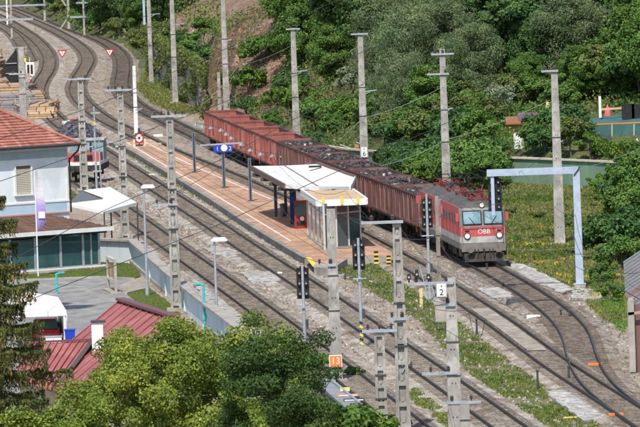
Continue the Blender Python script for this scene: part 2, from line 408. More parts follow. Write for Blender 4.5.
pxA = [(-30, 6), (-5, 14), (12, 23), (25, 31), (38, 41), (48, 54), (48, 68), (40, 81), (37, 92), (43, 104), (60, 122), (80, 137), (100, 150), (139, 175), (194, 210), (224, 230), (255, 251), (321, 293), (393, 343), (442, 377), (482, 405.5), (512, 427), (600, 490)]
pxB = [(60, 165), (86, 183), (130, 214), (188, 256), (212, 273), (251, 301), (290, 330), (327, 358), (380, 400), (414, 427), (520, 510)]
pxC = [(-30, 12), (-5, 22), (12, 32), (22, 44), (30, 60)]
TT, _ = track(pxT, 'curving railway track carrying the freight train, bending through points at the lower right', smooth=6, near_bed=BALLASTD, sl=SLEEPD)
TP, _ = track(pxP, 'straight railway track along the far side of the island platform', zb=.012)
TA, _ = track(pxA, 'railway track along the near side of the island platform', zb=.004, near_bed=BALLASTG)
TB, _ = track(pxB, 'railway track closest to the pale blue concrete wall', zb=.006, near_bed=BALLAST)
TC, _ = track(pxC, 'short siding beside the black shed', zb=.008)
# gentle cross-over between the two station tracks in the foreground
def arclen(A): return np.concatenate([[0], np.cumsum(np.linalg.norm(np.diff(A, axis=0), axis=1))])

# ------------------------------------------------------------------ flat patches of the yard
from mathutils.geometry import delaunay_2d_cdt
def sheet(name, px, m, z, kind='structure', z0=0.0, rag=0.0, label=None):
    P = [g(u, v, z) for u, v in px]; out = []
    n = len(P)
    for i in range(n):
        a, b = P[i], P[(i + 1) % n]; L = (b - a).length; k = max(1, int(L / (1.2 if rag else 30)))
        for j in range(k):
            q = a.lerp(b, j / k)
            if rag: q = q + Vector((random.uniform(-rag, rag), random.uniform(-rag, rag) * (5 if rag > .15 else 2.5), 0))
            out.append(q)
    ar = sum(out[i].x * out[(i + 1) % len(out)].y - out[(i + 1) % len(out)].x * out[i].y for i in range(len(out)))
    if ar < 0: out = out[::-1]
    me = MB(); c0 = out[0]; n = len(out)
    res = delaunay_2d_cdt([Vector((p.x - c0.x, p.y - c0.y)) for p in out], [], [list(range(n))], 1, 1e-4)
    me.add([(p.x + c0.x, p.y + c0.y, z) for p in res[0]], [tuple(f) for f in res[2]])
    if z > .15: me.add([(p.x, p.y, z) for p in out] + [(p.x, p.y, .004) for p in out], [(i, i + n, (i + 1) % n + n, (i + 1) % n) for i in range(n)])
    return struct(name, me, m, kind, label)
GRASS_PX = [
    [(330, 263), (365, 262), (400, 268), (440, 300), (480, 335), (520, 360), (560, 392), (600, 427), (560, 450), (520, 420), (480, 385), (450, 355), (420, 322), (385, 300), (350, 280), (334, 272)],
    [(500, 258), (520, 250), (560, 255), (600, 262), (640, 268), (700, 285), (700, 330), (640, 330), (600, 318), (585, 300), (560, 284), (530, 268)],
    [(100, 196), (112, 200), (150, 230), (190, 262), (215, 283), (255, 318), (300, 352), (330, 376), (318, 384), (280, 352), (235, 318), (190, 280), (160, 252), (125, 232), (98, 208)],
    [(85, 175), (100, 186), (96, 200), (70, 200), (66, 176)],
    [(128, 152), (170, 180), (212, 207), (255, 236), (240, 234), (205, 212), (150, 176), (122, 156)],
    [(128, 42), (140, 58), (152, 76), (178, 100), (196, 114), (176, 114), (152, 104), (137, 90), (130, 70), (127, 52)],
    [(395, 395), (420, 388), (450, 405), (470, 440), (430, 440), (402, 414)],
]
GO = [sheet('grass', px, GRASSG, .006 + i * .001, 'stuff', rag=.22) for i, px in enumerate(GRASS_PX)]
for o, l in zip(GO, ['weedy grass between the platform end and the lower right tracks', 'tall grass right of the locomotive', 'grass strip beside the pale blue wall', 'grass by the shunting engine', 'weeds along the platform foot', 'weeds below the ivy wall', 'small grass patch among the tracks at the bottom']): o['label'] = l
# grass right of the train up to the garden wall
sheet('meadow', [(520, 262), (470, 232), (420, 210), (380, 193), (330, 172), (300, 158), (262, 140), (246, 124), (295, 143), (345, 168), (487, 183), (640, 192), (800, 200), (800, 300), (700, 300), (640, 272), (575, 262)], GRASSG, .02, 'structure', rag=.2)
GO.append(None)
for px, z in (([(478, 288), (500, 287), (514, 296), (490, 298.5)], .17), ([(508, 260), (526, 265), (577, 289), (562, 293), (530, 279), (512, 268)], .172), ([(573, 287), (606, 290), (602, 299), (572, 298)], .174), ([(545, 391), (578, 393), (607, 417), (583, 421)], .17), ([(547, 391.5), (560, 389), (585, 402), (572, 404)], .176),
              ([(203, 247.5), (230, 247.5), (240, 253), (214, 255)], .17), ([(241, 272), (270, 271), (282, 280), (252, 282)], .17), ([(500, 305), (528, 325), (546, 337), (532, 338), (494, 312)], .024)):
    sheet('gravel_patch', px, PALE, z, 'structure', rag=.12)
sheet('gravel', [(186, 271), (192, 271), (225, 302), (262, 333), (252, 336), (205, 300)], PALE, .165, 'stuff', rag=.12)
for i in range(6):      # concrete inspection covers laid in a row between the rails
    a = g(484 + i * 13, 321 + i * 8.9, .05)
    mb = MB().box((0, 0, 0), (.5, 1.6, .1), 0.0); o = struct('slab', mb, SLABM); o.location = a

# concrete crossing slabs between the rails of the right hand track
for (u0, v0, u1, v1, n) in ((485, 308.5, 545, 350, 7),):
    for i in range(n):
        q = i / n; w_ = 1 / n; off = 0
        A0 = Vector(g(u0 + (u1 - u0) * q, v0 + (v1 - v0) * q, .2)); A1 = Vector(g(u0 + (u1 - u0) * (q + w_ * .96), v0 + (v1 - v0) * (q + w_ * .96), .2)); xs0 = []
        o_ = np.argsort(TP[:, 1]); pts = []
        for yy in (A0.y, A1.y): pts.append(Vector((np.interp(yy, TP[o_, 1], TP[o_, 0]), yy, .22)))
        mb = MB().bar(pts[0].lerp(pts[1], .06), pts[1], 1.0, .06); struct('crossing_slab', mb, SLABM)
# ------------------------------------------------------------------ island platform
PL = path([(112, 141), (130, 148), (168, 171), (210, 196.4), (251, 223.4), (295, 250), (311, 259)], z=.5, smooth=8)
if PL[0, 1] < PL[-1, 1]: PL = PL[::-1].copy()
PR = path([(150, 139), (160, 144), (230, 179), (258, 190.5), (295, 205), (370, 240), (392, 252)], z=.5, smooth=10)
if PR[0, 1] < PR[-1, 1]: PR = PR[::-1].copy()
plat = bpy.data.objects.new('platform', None); COL.objects.link(plat); plat['kind'] = 'structure'
plat['label'] = 'island platform paved in orange brown with white edge lines'
plat.location = (0, 0, 0)
tip = [g(314, 265, .5), g(330, 267.5, .5), g(345, 258, .5), g(392, 256, .5)]
loop = [Vector((x, y, .5)) for x, y in PL] + tip + [Vector((x, y, .5)) for x, y in PR[::-1]]
part('paving', MB().poly(loop, .18), PAVE, plat)
bl = None; i = 0; sA = arclen(PL)
for s in np.arange(0, sA[-1] - 3.2, 3.25):
    x0, y0 = np.interp(s, sA, PL[:, 0]), np.interp(s, sA, PL[:, 1]); x1, y1 = np.interp(s + 3.22, sA, PL[:, 0]), np.interp(s + 3.22, sA, PL[:, 1])
    d = Vector((x1 - x0, y1 - y0, 0)); L = d.length; a = math.atan2(d.y, d.x)
    if bl is None:
        m_ = MB().box((1.61, -.12, .245), (3.19, .26, .49)).box((1.61, -.15, .512), (3.19, .38, .035)).mesh('kerb_block'); m_.materials.append(CONCW); bl = m_
    o = bpy.data.objects.new('kerb_block', bl); COL.objects.link(o); o.parent = plat; o.location = (x0, y0, 0); o.rotation_euler = (0, 0, a + random.uniform(-.003, .003))
mb = MB()
for a, b in [((316, 266.5), (330, 268)), ((330, 268), (345, 258.5)), ((345, 258.5), (393, 256.5))]:
    mb.bar(g(*a, .5) - dy(.26), g(*b, .5) - dy(.26), .3, .5)
part('end_wall', mb, CONC2, plat)
def px_strip(px, z, w, m, par, name):
    A = path(px, z=z, smooth=8); 
    if A[0, 1] < A[-1, 1]: A = A[::-1].copy()
    return part(name, strip(A, 0, w, z, flat=True), m, par)
LINE = mat('line_paint', (.72, .70, .66), .7, (.55, .5, .45), 1.5)
px_strip([(122, 139.5), (133, 146), (168, 167), (210, 192), (250, 216), (291, 241)], .505, .16, LINE, plat, 'edge_line')
px_strip([(144, 141.5), (154.6, 147), (182, 160.5), (228, 181), (258, 193.5), (289, 207)], .505, .16, LINE, plat, 'edge_line')
px_strip([(138, 142), (160, 153), (200, 175), (250, 203), (300, 231)], .505, .05, mat('joint_dark', (.2, .1, .06), .9), plat, 'drain_slot')
mb = MB().bar(g(308, 257.5, .53), g(315, 266, .53), .32, .05).bar(g(315, 266, .53), g(317, 269, .3), .3, .05)
part('edge_marking', mb, YEL, plat)
mb = MB().bar(g(117, 146.5, .55), g(160, 143.5, .55), .5, .14); part('far_kerb', mb, CREAM, plat)

# ------------------------------------------------------------------ poles
def crossarm(root, h, x0, x1, insul=2, m=STEEL, th=.13, iz=.28, y=-.25):
    part('crossarm', MB().box(((x0 + x1) / 2, y, h), (abs(x1 - x0), .12, th)).box((0, -.1, h), (.3, .34, .08)), m, root)
    n = insul
    for i in range(n):
        x = x0 + (x1 - x0) * (i + .5) / n if n > 1 else (x0 + x1) / 2
        part('insulator', MB().lathe((x, y, h + .06), [(.03, 0), (.03, .05), (.09, .07), (.04, .1), (.1, .14), (.04, .17), (.09, .21), (.02, iz)], 8), CERAM, root)
def bracket(root, h, dx, m=STEEL, lamp=False):
    s = 1 if dx > 0 else -1
    part('bracket', MB().bar((0, -.15, h), (dx, -.15, h + .12), .07, .09).bar((0, -.15, h - .35), (dx * .6, -.15, h + .06), .05), m, root)
    part('insulator', MB().lathe((dx, -.15, h - .15), [(.02, .3), (.08, .27), (.03, .23), (.09, .18), (.03, .14), (.08, .08), (.02, 0)], 8), CERAM, root)
def pole(ub, vb, ut, vt, wb, wt, label, lattice=False, m=None, group=None, holes=True, name='concrete_pole', cat='pole', arms=(), brk=()):
    b = g(ub, vb); h = at(ut, vt, b.y).z; k = F / b.y; wb /= k; wt /= k; m = m or CONC
    root = thing(name, label, cat, b, 0, group)
    if lattice:
        def w(z): return wb + (wt - wb) * z / h
        fl = .24
        for s in (-1, 1):
            mb = MB(); vs = []
            for z in (0, h):
                W = w(z); c = s * W * (.5 - fl / 2); e = W * fl / 2; t = W * .42
                vs += [(c - e, -t, z), (c + e, -t, z), (c + e, t, z), (c - e, t, z)]
            mb.add(vs, [(3, 2, 1, 0), (4, 5, 6, 7), (0, 1, 5, 4), (1, 2, 6, 5), (2, 3, 7, 6), (3, 0, 4, 7)])
            part('flange', mb, m, root)
        step = max(.78, 1.05 * wb / .75); z = .55 * step
        part('web', MB().taper((0, 0, .02), (wb * .62, wb * .34), (wt * .62, wt * .34), h - .05), m, root)
        first = None
        while z < h - .2:
            W = w(z); part('rung', MB().box((0, 0, z), (W * .6, W * .80, step * .24)).box((0, -W * .30, z + step * .2), (W * .2, W * .2, step * .22)), m, root); z += step
        part('cap', MB().box((0, 0, h - .12), (wt * 1.02, wt * .9, .3)), m, root)
    else:
        part('shaft', MB().taper((0, 0, 0), (wb, wb * .9), (wt, wt * .9), h), m, root)
        if holes:
            z = 1.3; holes_mb = MB()
            while z < h - 1:
                W = wb + (wt - wb) * z / h; holes_mb.box((-W * .14, -W * .452, z), (.045, .012, .06)).box((W * .14, -W * .452, z), (.045, .012, .06)); z += 1.5
            part('step_holes', holes_mb, BLACK, root)['kind'] = 'stuff'
    part('foot', MB().box((0, 0, .12), (wb * 1.7, wb * 1.7, .26)), CONC2, root)
    for a in arms:
        z = at(a[0], a[3] if len(a) > 3 and a[3] is not None else a[2], b.y).z; x0 = at(a[0], a[2], b.y).x - b.x; x1 = at(a[1], a[2], b.y).x - b.x
        z = at((a[0] + a[1]) / 2, a[2], b.y).z
        crossarm(root, z, x0, x1, a[4] if len(a) > 4 else 2)
    for a in brk:
        z = at(ut, a[1], b.y).z; x = at(a[0], a[1], b.y).x - b.x; bracket(root, z, x)
    for q in range(2):
        z = h * (.42 + .2 * q); W = wb + (wt - wb) * z / h
        part('steel_band', MB().box((0, 0, z), (W * 1.06, W * .98, .07)), DSTEEL, root)
    return root, b, h
row = 'concrete poles of the row beyond the freight train'
pole(560, 247, 549.5, 70, 11, 6.5, 'tall smooth concrete pole right of the locomotive, before the green wall', group=row, arms=[(541, 558, 71, None, 3)], brk=[(558, 98), (563, 143)])
p445 = pole(447.5, 209, 443.5, 49, 9.5, 5.5, 'concrete pole with stacked crossarms rising behind the second locomotive', group=row, arms=[(431, 454, 54, None, 3), (427, 449, 74, None, 3)], brk=[(453, 110)])
p361 = pole(365, 176, 360.5, 33, 9, 5, 'concrete pole with a white kilometre board behind the loaded wagons', group=row, arms=[(351, 368, 34, None, 2)], brk=[(377, 92)])
pole(297, 147, 293, 28, 8, 4.5, 'concrete pole behind the middle of the red wagons, with one bracket near mid height', group=row, arms=[(286, 300, 29, None, 2)], brk=[(308, 72)])
pole(227, 116, 223.5, -8, 7, 4, 'concrete pole behind the rearmost red wagon, its top cut off by the picture edge', group=row, brk=[(232, 41)])
pole(220, 116, 223, 72, 4, 3, 'short leaning prop pole beside the pole at the rearmost wagon', holes=False, name='prop_pole')
pole(175.5, 104, 172.5, -8, 6, 4, 'concrete pole standing against the ivy covered wall', group=row, brk=[(185, 25)])
pole(151.5, 84, 147, -8, 4.6, 3.6, 'concrete pole at the left end of the ivy wall, beside a thin steel mast', group=row, brk=[(160, 15)])
pole(145.6, 56, 141.5, -8, 2.6, 2.2, 'thin blue grey steel mast paired with the pole left of the ivy wall', m=BLUESTEEL, holes=False, name='steel_mast', cat='mast')
pole(136.5, 137, 131.3, 66, 4.2, 3, 'white round mast standing before the far end of the platform', m=WHITE, holes=False, name='white_mast', cat='mast', brk=[(143, 110)])
pole(125.5, 241, 120.5, 88, 9, 6, 'ladder backed concrete pole standing at the corner of the pale blue wall', lattice=True, arms=[(105, 133, 90, None, 4)], brk=[(106, 143)])
pole(84.5, 192, 80, 78, 8.5, 5.5, 'ladder backed concrete pole just right of the house, in front of the red shunting engine', lattice=True, arms=[(67, 91, 79, None, 2)], brk=[(94, 148)])
pole(24, 128, 20, 47, 7.5, 5.5, 'plain concrete pole rising behind the red tiled roof', holes=True, arms=[(9, 25, 74, None, 2)])
pole(176.5, 312, 167.5, 114, 11, 7, 'tall ladder backed concrete pole in front of the pale blue wall', lattice=True, arms=[(151, 186, 116, None, 5), (150, 178, 204.5, None, 2)])
p330 = pole(336.8, 384, 327.8, 209, 12.5, 8.5, 'smooth concrete pole carrying the orange 13 board', arms=[(314, 336, 265, None, 2)], brk=[(345, 277)])
pole(404, 436, 396.8, 221, 15, 8.5, 'tallest ladder backed concrete pole, in the bottom centre of the yard', lattice=True, arms=[(361, 403, 222, None, 2), (387, 407, 318.5, None, 2)], brk=[(411, 365)])
pole(383, 448, 379, 330, 12.5, 10, 'shorter ladder backed pole standing left of the tallest one', lattice=True, arms=[(362, 397, 330.5, None, 3)])
p449 = pole(456, 446, 447, 278, 15, 10, 'concrete pole with several steel arms and the white 2 board', arms=[(408, 453, 283, None, 3), (440, 455, 304.5, None, 1), (422, 457, 373, None, 2), (442, 481, 402, None, 2)])
pole(466, 446, 462, 404, 11, 9, 'stubby plain concrete pole right behind the pole with the white 2 board', holes=False)
pole(440, 300, 437, 196, 4.6, 3.4, 'weathered brown wooden pole in front of the locomotives', m=mat('weathered_wood', (.17, .14, .11), .9, (.32, .29, .25), 2, stretch=(3, 3, .4)), holes=False, name='wooden_pole')
for ub, vb, ut, vt, w, l in ((7.5, 26, 6, -8, 1.6, 'thin white gantry post at the far left corner'), (12, 40, 9.5, -8, 2, 'white gantry post at the left, beyond the black shed'), (45, 22, 42, -8, 2.2, 'white gantry post above the curved tracks, second from the left'), (69, 30, 66, -8, 2.6, 'thick white gantry post with two slanting braces'), (84.5, 37, 82, -8, 2, 'blue grey mast between two white gantry posts'), (104.5, 34, 101.5, -8, 2.6, 'white gantry post at the tree edge'), (126, 40, 123.5, -8, 2.2, 'rightmost white gantry post below the trees')):
    pole(ub, vb, ut, vt, w, w * .85, l, m=CONC2 if w > 1.8 else WHITE, holes=False, name='gantry_post', cat='post', group='gantry posts over the far tracks')
def beam(a, b, Y, w, label, m=STEEL, name='gantry_beam'):
    p = at(*a, Y); q = at(*b, Y + .5); mb = MB().bar(Vector((0, 0, 0)), q - p, w, w * 1.15)
    o = link(name, mb.mesh(name), m, None, p); tag(o, label, 'beam', 'gantry beams over the far tracks'); return o
ybm = g(69, 30).y
beam((-5, 6.5), (50.5, 4.5), g(45, 22).y - 1.0, .24, 'short pale gantry beam nearest the upper left corner')
beam((-5, 20), (33, 19), g(12, 40).y - 1.0, .28, 'pale gantry beam ending above the far track points', STEEL)
beam((70, 17.2), (160, 14.5), g(104.5, 34).y - 1.0, .26, 'long pale gantry beam crossing three posts before the trees')
beam((76, 3), (150, .5), g(104.5, 34).y + 2.0, .22, 'upper pale gantry beam running out of the top of the picture')
for a, b, l in (((57, 34), (67, 19), 'slanting brace at the foot of the thick white gantry post'), ((66, 6), (58, -6), 'slanting brace near the top of the thick white gantry post')):
    beam(a, b, g(69, 30).y - .8, .16, l, CONC2, 'brace')
# boards on the poles
def board(root, z, w, h, body, mcol, mtxt, size, x=0.0, y=-.5, extra=None, frame=None):
    part('board_frame', MB().box((x, y + .03, z), (w + .08, .03, h + .08)), frame or DSTEEL, root)
    part('board', MB().box((x, y, z), (w, .03, h)), mcol, root)
    if body: text('number', body, size, mtxt, root, (x, y - .02, z - (.0 if not extra else h * .17)), (math.pi / 2, 0, 0))
    if extra: text('small_mark', extra, size * .42, mtxt, root, (x, y - .02, z + h * .32), (math.pi / 2, 0, 0))
r, b, h = p330; board(r, at(335.5, 360.5, b.y).z, .56, .52, '13', ORA, WHITE, .46, y=-.42, x=-.02, frame=WHITE)
r, b, h = p361; board(r, at(364.5, 152, b.y).z, .50, .80, '6', WHITE, BLACK, .52, y=-.42, x=.0, extra='0', frame=CONC2)
r, b, h = p449; board(r, at(440.5, 289.5, b.y).z, .40, .56, '2', WHITE, BLACK, .38, y=-.62, x=-.42, extra='4', frame=CONC2)

# ------------------------------------------------------------------ blue grey portal over the track
b = g(580, 290); Y = b.y
root = thing('signal_portal', 'blue grey painted steel portal arching over the track right of the locomotive', 'portal', b)
h = at(574.5, 168, Y).z; xl = at(490, 171, Y).x - b.x
part('footing', MB().taper((0, 0, 0), (.75, .75), (.6, .6), .35), CONC2, root)
part('upright', MB().taper((0, 0, .3), (.46, .40), (.40, .36), h - .3), BLUESTEEL, root)
part('base_plate', MB().box((0, 0, .37), (.72, .66, .06)), BLUESTEEL, root)
part('beam', MB().box((xl / 2 - .05, 0, h - .12), (abs(xl) + .3, .36, .40)), BLUESTEEL, root)
part('joint_plate', MB().bar((-.15, -.23, h - .42), (.22, -.23, h + .05), .05, .05), BLACK, root)
part('hanger', MB().box((xl + .12, 0, h - 1.45), (.20, .20, 2.3)), BLUESTEEL, root)
for z in (1.4, 3.1, 4.6): part('bracket', MB().box((-.26, -.05, z), (.08, .2, .34)), DSTEEL, root)
portal_x, portal_h = xl, h
def signal_head(root, z, w, h, x=0, y=.16):
    part('back_plate', MB().box((x, y, z), (w, .06, h)).box((x, y, z + h / 2 + .03), (w * .45, .06, .14)), BLACK, root)
    n = max(3, int(h / .42))
    for i in range(n):
        for s in (-1, 1):
            part('lamp_case', MB().tube((x + s * w * .26, y - .03, z - h / 2 + h * (i + .5) / n), (x + s * w * .26, y - .2, z - h / 2 + h * (i + .5) / n), .10, .085, 8), DSTEEL, root)
            part('terminal', MB().tube((x + s * w * .26, y - .2, z - h / 2 + h * (i + .5) / n), (x + s * w * .26, y - .215, z - h / 2 + h * (i + .5) / n), .035, .035, 6), CREAM, root)
signal = thing('signal', 'black railway signal hanging from the portal above the locomotive roof', 'signal', b + Vector((xl + .25, -.35, 0)))
signal_head(signal, at(491.5, 195, Y).z, .80, 1.95, y=.55)
def signal_mast(ub, vb, ut, vt, hw, hv0, hv1, label, base=False):
    b = g(ub, vb); Y = b.y; k = F / Y; root = thing('signal', label, 'signal', b, 0, 'signals on grey masts')
    h = at(ut, vt, Y).z
    part('mast', MB().tube((0, 0, 0), (0, 0, h), .10, .07, 10), STEEL, root)
    z0 = at(ut, hv1, Y).z; z1 = at(ut, hv0, Y).z
    signal_head(root, (z0 + z1) / 2, hw / k, z1 - z0)
    part('platform', MB().box((0, -.05, z0 - .45), (.7, .35, .06)).box((0, 0, z0 - .6), (.16, .2, .3)), STEEL, root)
    part('relay_case', MB().box((.12, .05, z0 * .45), (.22, .2, .5)), DSTEEL, root)
    part('base', MB().box((0, 0, .1), (.5, .5, .22)), CONC2, root)
    if base:
        for i in range(6): part('hazard_stripe', MB().box((0, -.12, .35 + i * .22), (.2, .02, .11), rot=Matrix.Rotation(.5, 3, 'Y')), YEL if i % 2 == 0 else BLACK, root)
    return root
signal_mast(305, 345, 301.3, 266, 12.5, 268, 299, 'black signal on a grey mast left of the pole with the orange 13 board')
signal_mast(362, 350, 357.5, 238, 12.5, 240, 270, 'black signal on a slim grey mast in front of the glass shelter end', True)
signal_mast(430, 301, 425.2, 194, 11, 199, 228, 'black signal in front of the rear locomotive')
# three small ground signals on the steel arm of the pole with the 2 board
r_, b_, _ = p449
for u, l in ((409, 'left'), (417, 'middle'), (428.5, 'right')):
    p = at(u, 283, b_.y) + Vector((0, -.25, 0))
    root = thing('shunting_lamp', {'left': 'small dark lamp at the free end of the steel arm', 'middle': 'tall thin dark lamp in the middle of the steel arm', 'right': 'small dark lamp on the steel arm nearest the white 2 board'}[l], 'lamp', p, 0, 'small lamps on the steel arm')
    hh = .62 if l == 'middle' else .42
    part('stem', MB().tube((0, 0, .03), (0, 0, hh * .5), .035), DSTEEL, root)
    part('hood', MB().taper((0, 0, hh * .4), (.2, .24), (.14, .16), hh * .6), BLACK, root)
    part('lens', MB().tube((0, -.12, hh * .65), (0, -.14, hh * .65), .05), STEEL, root)

# ------------------------------------------------------------------ street and platform lamps
def lamp_post(ub, vb, ut, vt, label, hx=.8, m=STEEL):
    b = g(ub, vb); h = at(ut, vt, b.y).z; root = thing('lamp_post', label, 'lamp post', b, 0, 'lamp posts with flat white heads')
    part('post', MB().tube((0, 0, 0), (0, 0, h), .085, .06, 10), m, root)
    part('base', MB().tube((0, 0, 0), (0, 0, .9), .12, .11, 10), m, root)
    part('lamp_head', MB().taper((hx * .35, 0, h - .02), (hx * 1.15, .5), (hx * .8, .3), .16).box((hx * .35, 0, h - .05), (hx * 1.1, .46, .06)), WHITE, root)
    return root
lamp_post(147.5, 296, 143.5, 187, 'tall lamp post with a white head beside the grass corner, left of the blue wall', .75)
lamp_post(217.5, 330, 215.7, 240, 'lamp post with a white head standing behind the maple, on the white gravel', .8)
# blue grey platform posts
def plat_post(ub, vb, ut, vt, label, sign=False, base=False):
    b = g(ub, vb, .5); h = at(ut, vt, b.y).z - .5; root = thing('platform_post', label, 'post', b, 0, 'blue grey posts along the platform')
    pm = mat('slate_blue_paint', (.13, .17, .21), .5, (.10, .13, .16), 3)
    part('post', MB().box((0, 0, h / 2), (.24, .24, h)), pm, root)
    part('web_groove', MB().box((0, -.125, h / 2), (.08, .01, h - .2)), BLACK, root)
    part('foot_plate', MB().box((0, 0, .03), (.42, .42, .06)), YEL if base else DSTEEL, root)
    return root, b, h
plat_post(194.8, 172.5, 193, 132, 'platform post farthest from the shelter')
sp, sb, sh = plat_post(224.3, 188, 222, 150, 'platform post carrying the blue platform number board')
plat_post(250.8, 201, 249.3, 158, 'plain platform post halfway between the number board and the canopy')
plat_post(276.3, 218, 274.8, 176, 'platform post with a yellow foot under the corner of the white canopy', base=True)
BLUES = mat('blue_sign', (.02, .05, .42), .4)
part('sign_arm', MB().bar((-1.75, -.1, sh + .42), (1.5, -.1, sh + .5), .09, .12), STEEL, sp)
part('sign_box', MB().box((0, -.14, sh + .1), (1.45, .16, .56)), BLUES, sp)
part('sign_disc', MB().tube((.1, -.22, sh + .16), (.1, -.24, sh + .16), .26, .26, 16), WHITE, sp)
text('number', '1', .46, WHITE, sp, (-.42, -.235, sh + .1), (math.pi / 2, 0, 0))
text('number', '2', .46, WHITE, sp, (.56, -.235, sh + .1), (math.pi / 2, 0, 0))
# row of bell-shaped lamps on a cable along the platform side of the wagons
lampx = [(196, 125), (203, 127), (211, 128), (221, 130.5), (226.5, 134.5), (231.5, 138.5), (241.5, 144.8), (250.5, 150.5), (261, 154.5), (272.5, 156.2), (283, 156.6)]
Yl = np.interp(range(11), [0, 10], [640, 585]); pts = []
for i, (u, v) in enumerate(lampx):
    p = at(u, v, Yl[i]); pts.append(p)
    root = thing('hanging_lamp', 'small pale bell shaped lamp hanging in the row in front of the red wagons', 'lamp', p, 0, 'bell lamps in a row before the wagons')
    part('shade', MB().lathe((0, 0, 0), [(.34, -.1), (.31, 0), (.2, .12), (.08, .2), (.05, .3), (.01, .3)], 12), mat('lamp_shade', (.34, .34, .33), .5, (.24, .24, .23), 3), root); root.scale = (.72, .72, .72)
    part('bulb', MB().lathe((0, 0, 0), [(.01, -.2), (.1, -.16), (.13, -.06), (.1, 0)], 8), CREAM, root)
mb = MB()
for a, c in zip(pts[:-1], pts[1:]): mb.tube(a + dy(.21), c + dy(.21), .02, .02, 4)
tag(link('lamp_cable', mb.mesh('lamp_cable'), WIRE), 'thin cable carrying the row of bell lamps', 'cable')

# ------------------------------------------------------------------ platform canopy and glass shelter
WHR = mat('white_roof_sheet', (.74, .73, .69), .6, (.62, .60, .55), .8, stretch=(3, .3, 1), lo=.45)
BRF = mat('brown_fascia', (.16, .09, .065), .7)
Zc = 3.55
A_, B_, C_, D_, E_ = g(252, 166, Zc + .35), g(317, 164, Zc + .35), g(355, 177.5, Zc + .3), g(286, 184.5, Zc + .05), g(319.5, 187.5, Zc - .12)
M_ = g(284, 165.6, Zc - .05)
root = thing('platform_canopy', 'white folded canopy roof on steel posts over the platform', 'canopy', g(300, 218, .5)); b0 = Vector(root.location)
def loc(p): return Vector(p) - b0
E2 = g(350, 187.6, Zc + .12)
mb = MB(); mb.slab([loc(A_), loc(M_), loc(E_), loc(D_)], .14); part('roof_panel', mb, WHR, root)
mb = MB(); mb.slab([loc(M_), loc(B_), loc(C_), loc(E2), loc(E_)], .14); part('roof_panel', mb, WHR, root)
part('fascia', MB().bar(loc(A_) + Vector((-.1, 0, -.12)), loc(D_) + Vector((-.1, 0, -.12)), .14, .34), BRF, root)
part('fascia', MB().bar(loc(B_) + Vector((.05, 0, .02)), loc(C_) + Vector((.05, 0, .02)), .16, .24), BRF, root)
part('front_edge', MB().bar(loc(D_) + dy(-.1), loc(E_) + dy(-.08), .1, .3).bar(loc(E_) + dy(-.08), loc(E2) + dy(-.08), .1, .3).bar(loc(E2) + dy(-.08), loc(C_) + dy(-.08), .1, .3), WHITE, root)
part('valley_seam', MB().bar(loc(M_) + dy(.02), loc(E_) + dy(.02), .06, .05), BRF, root)
part('roof_vent', MB().box(loc(g(315, 166.5, Zc + .4)), (.9, .9, .1)), BLACK, root)
for t in (.15, .4, .65, .9):
    p = loc(A_.lerp(D_, t)); part('rafter', MB().bar(p + Vector((-.35, 0, -.42)), p + Vector((3.8, 0, -.62)), .16, .26), DSTEEL, root)
for u, v in ((286, 213), (292, 224)):
    p = loc(g(u, v, .5)); part('column', MB().box((p.x, p.y, (Zc - .5) / 2), (.2, .2, Zc - .6)), DSTEEL, root)
# glass shelter
Fl, Fr = g(325, 250, .5), g(361, 246, .5); Bl, Br = g(308.5, 237, .5), g(343, 232, .5)
root = thing('glass_shelter', 'glass waiting shelter with a flat tan roof at the end of the platform', 'shelter', Fl); b0 = Fl.copy()
Hs = at(325, 203, Fl.y).z - .5
FR = mat('pale_frame', (.50, .52, .50), .5, metal=.2); GL = glass_mat('shelter_glass', (.62, .70, .68), .45)
def wall_glass(P, Q, n, h0=.12, h1=None, dark=None):
    h1 = h1 or Hs
    for i in range(n):
        p = P.lerp(Q, i / n); part('frame_post', MB().box((p.x - b0.x, p.y - b0.y, h1 / 2), (.13, .13, h1)), FR, root)
    for i in range(n):
        p, q = P.lerp(Q, i / n) - b0, P.lerp(Q, (i + 1) / n) - b0; d = (q - p).normalized() * .07
        for z0, z1 in ((h0, h1 * .74), (h1 * .76 + .03, h1 - .05)):
            mb = MB().bar(p + d + dy((z0 + z1) / 2), q - d + dy((z0 + z1) / 2), .03, z1 - z0)
            part('pane', mb, dark if (dark and i == n - 1) else GL, root)
        part('rail', MB().bar(p + d + dy(h1 * .75), q - d + dy(h1 * .75), .1, .09), FR, root)
    part('plinth', MB().bar(P - b0 + dy(.06), Q - b0 + dy(.06), .16, .12), CONC2, root)
wall_glass(Bl, Fl, 4); wall_glass(Fl, Fr, 3, dark=GLASSD); wall_glass(Fr, Br, 4); wall_glass(Br, Bl, 3)
ZR = Hs + .5
q = [g(301.5, 190.5, ZR + .1), g(353, 190, ZR + .1), g(366.5, 199.5, ZR + .1), g(317, 201.5, ZR + .1)]
part('roof', MB().slab([p - b0 for p in q], .12), mat('tan_roof', (.47, .32, .17), .85, (.56, .41, .25), .6), root)
q2 = [p - b0 for p in q]
part('roof_edge', MB().bar(q2[0] + dy(-.1), q2[3] + dy(-.1), .16, .42).bar(q2[3] + dy(-.12), q2[2] + dy(-.12), .16, .42).bar(q2[2] + dy(-.1), q2[1] + dy(-.1), .16, .4), WHITE, root)
for t in (.12, .5, .82): part('yellow_clip', MB().box(q2[3].lerp(q2[2], t) + Vector((0, -.12, 0)), (.16, .06, .5)), YEL, root)
part('ticket_wall', MB().box(((Fr.x - Fl.x) * .55, 6, 1.2), (1.6, .15, 2.2)), mat('poster_grey', (.42, .44, .42), .6, (.15, .2, .22), 2.5), root)
bench = thing('bench', 'dark bench inside the glass shelter', 'bench', g(338, 243, .5))
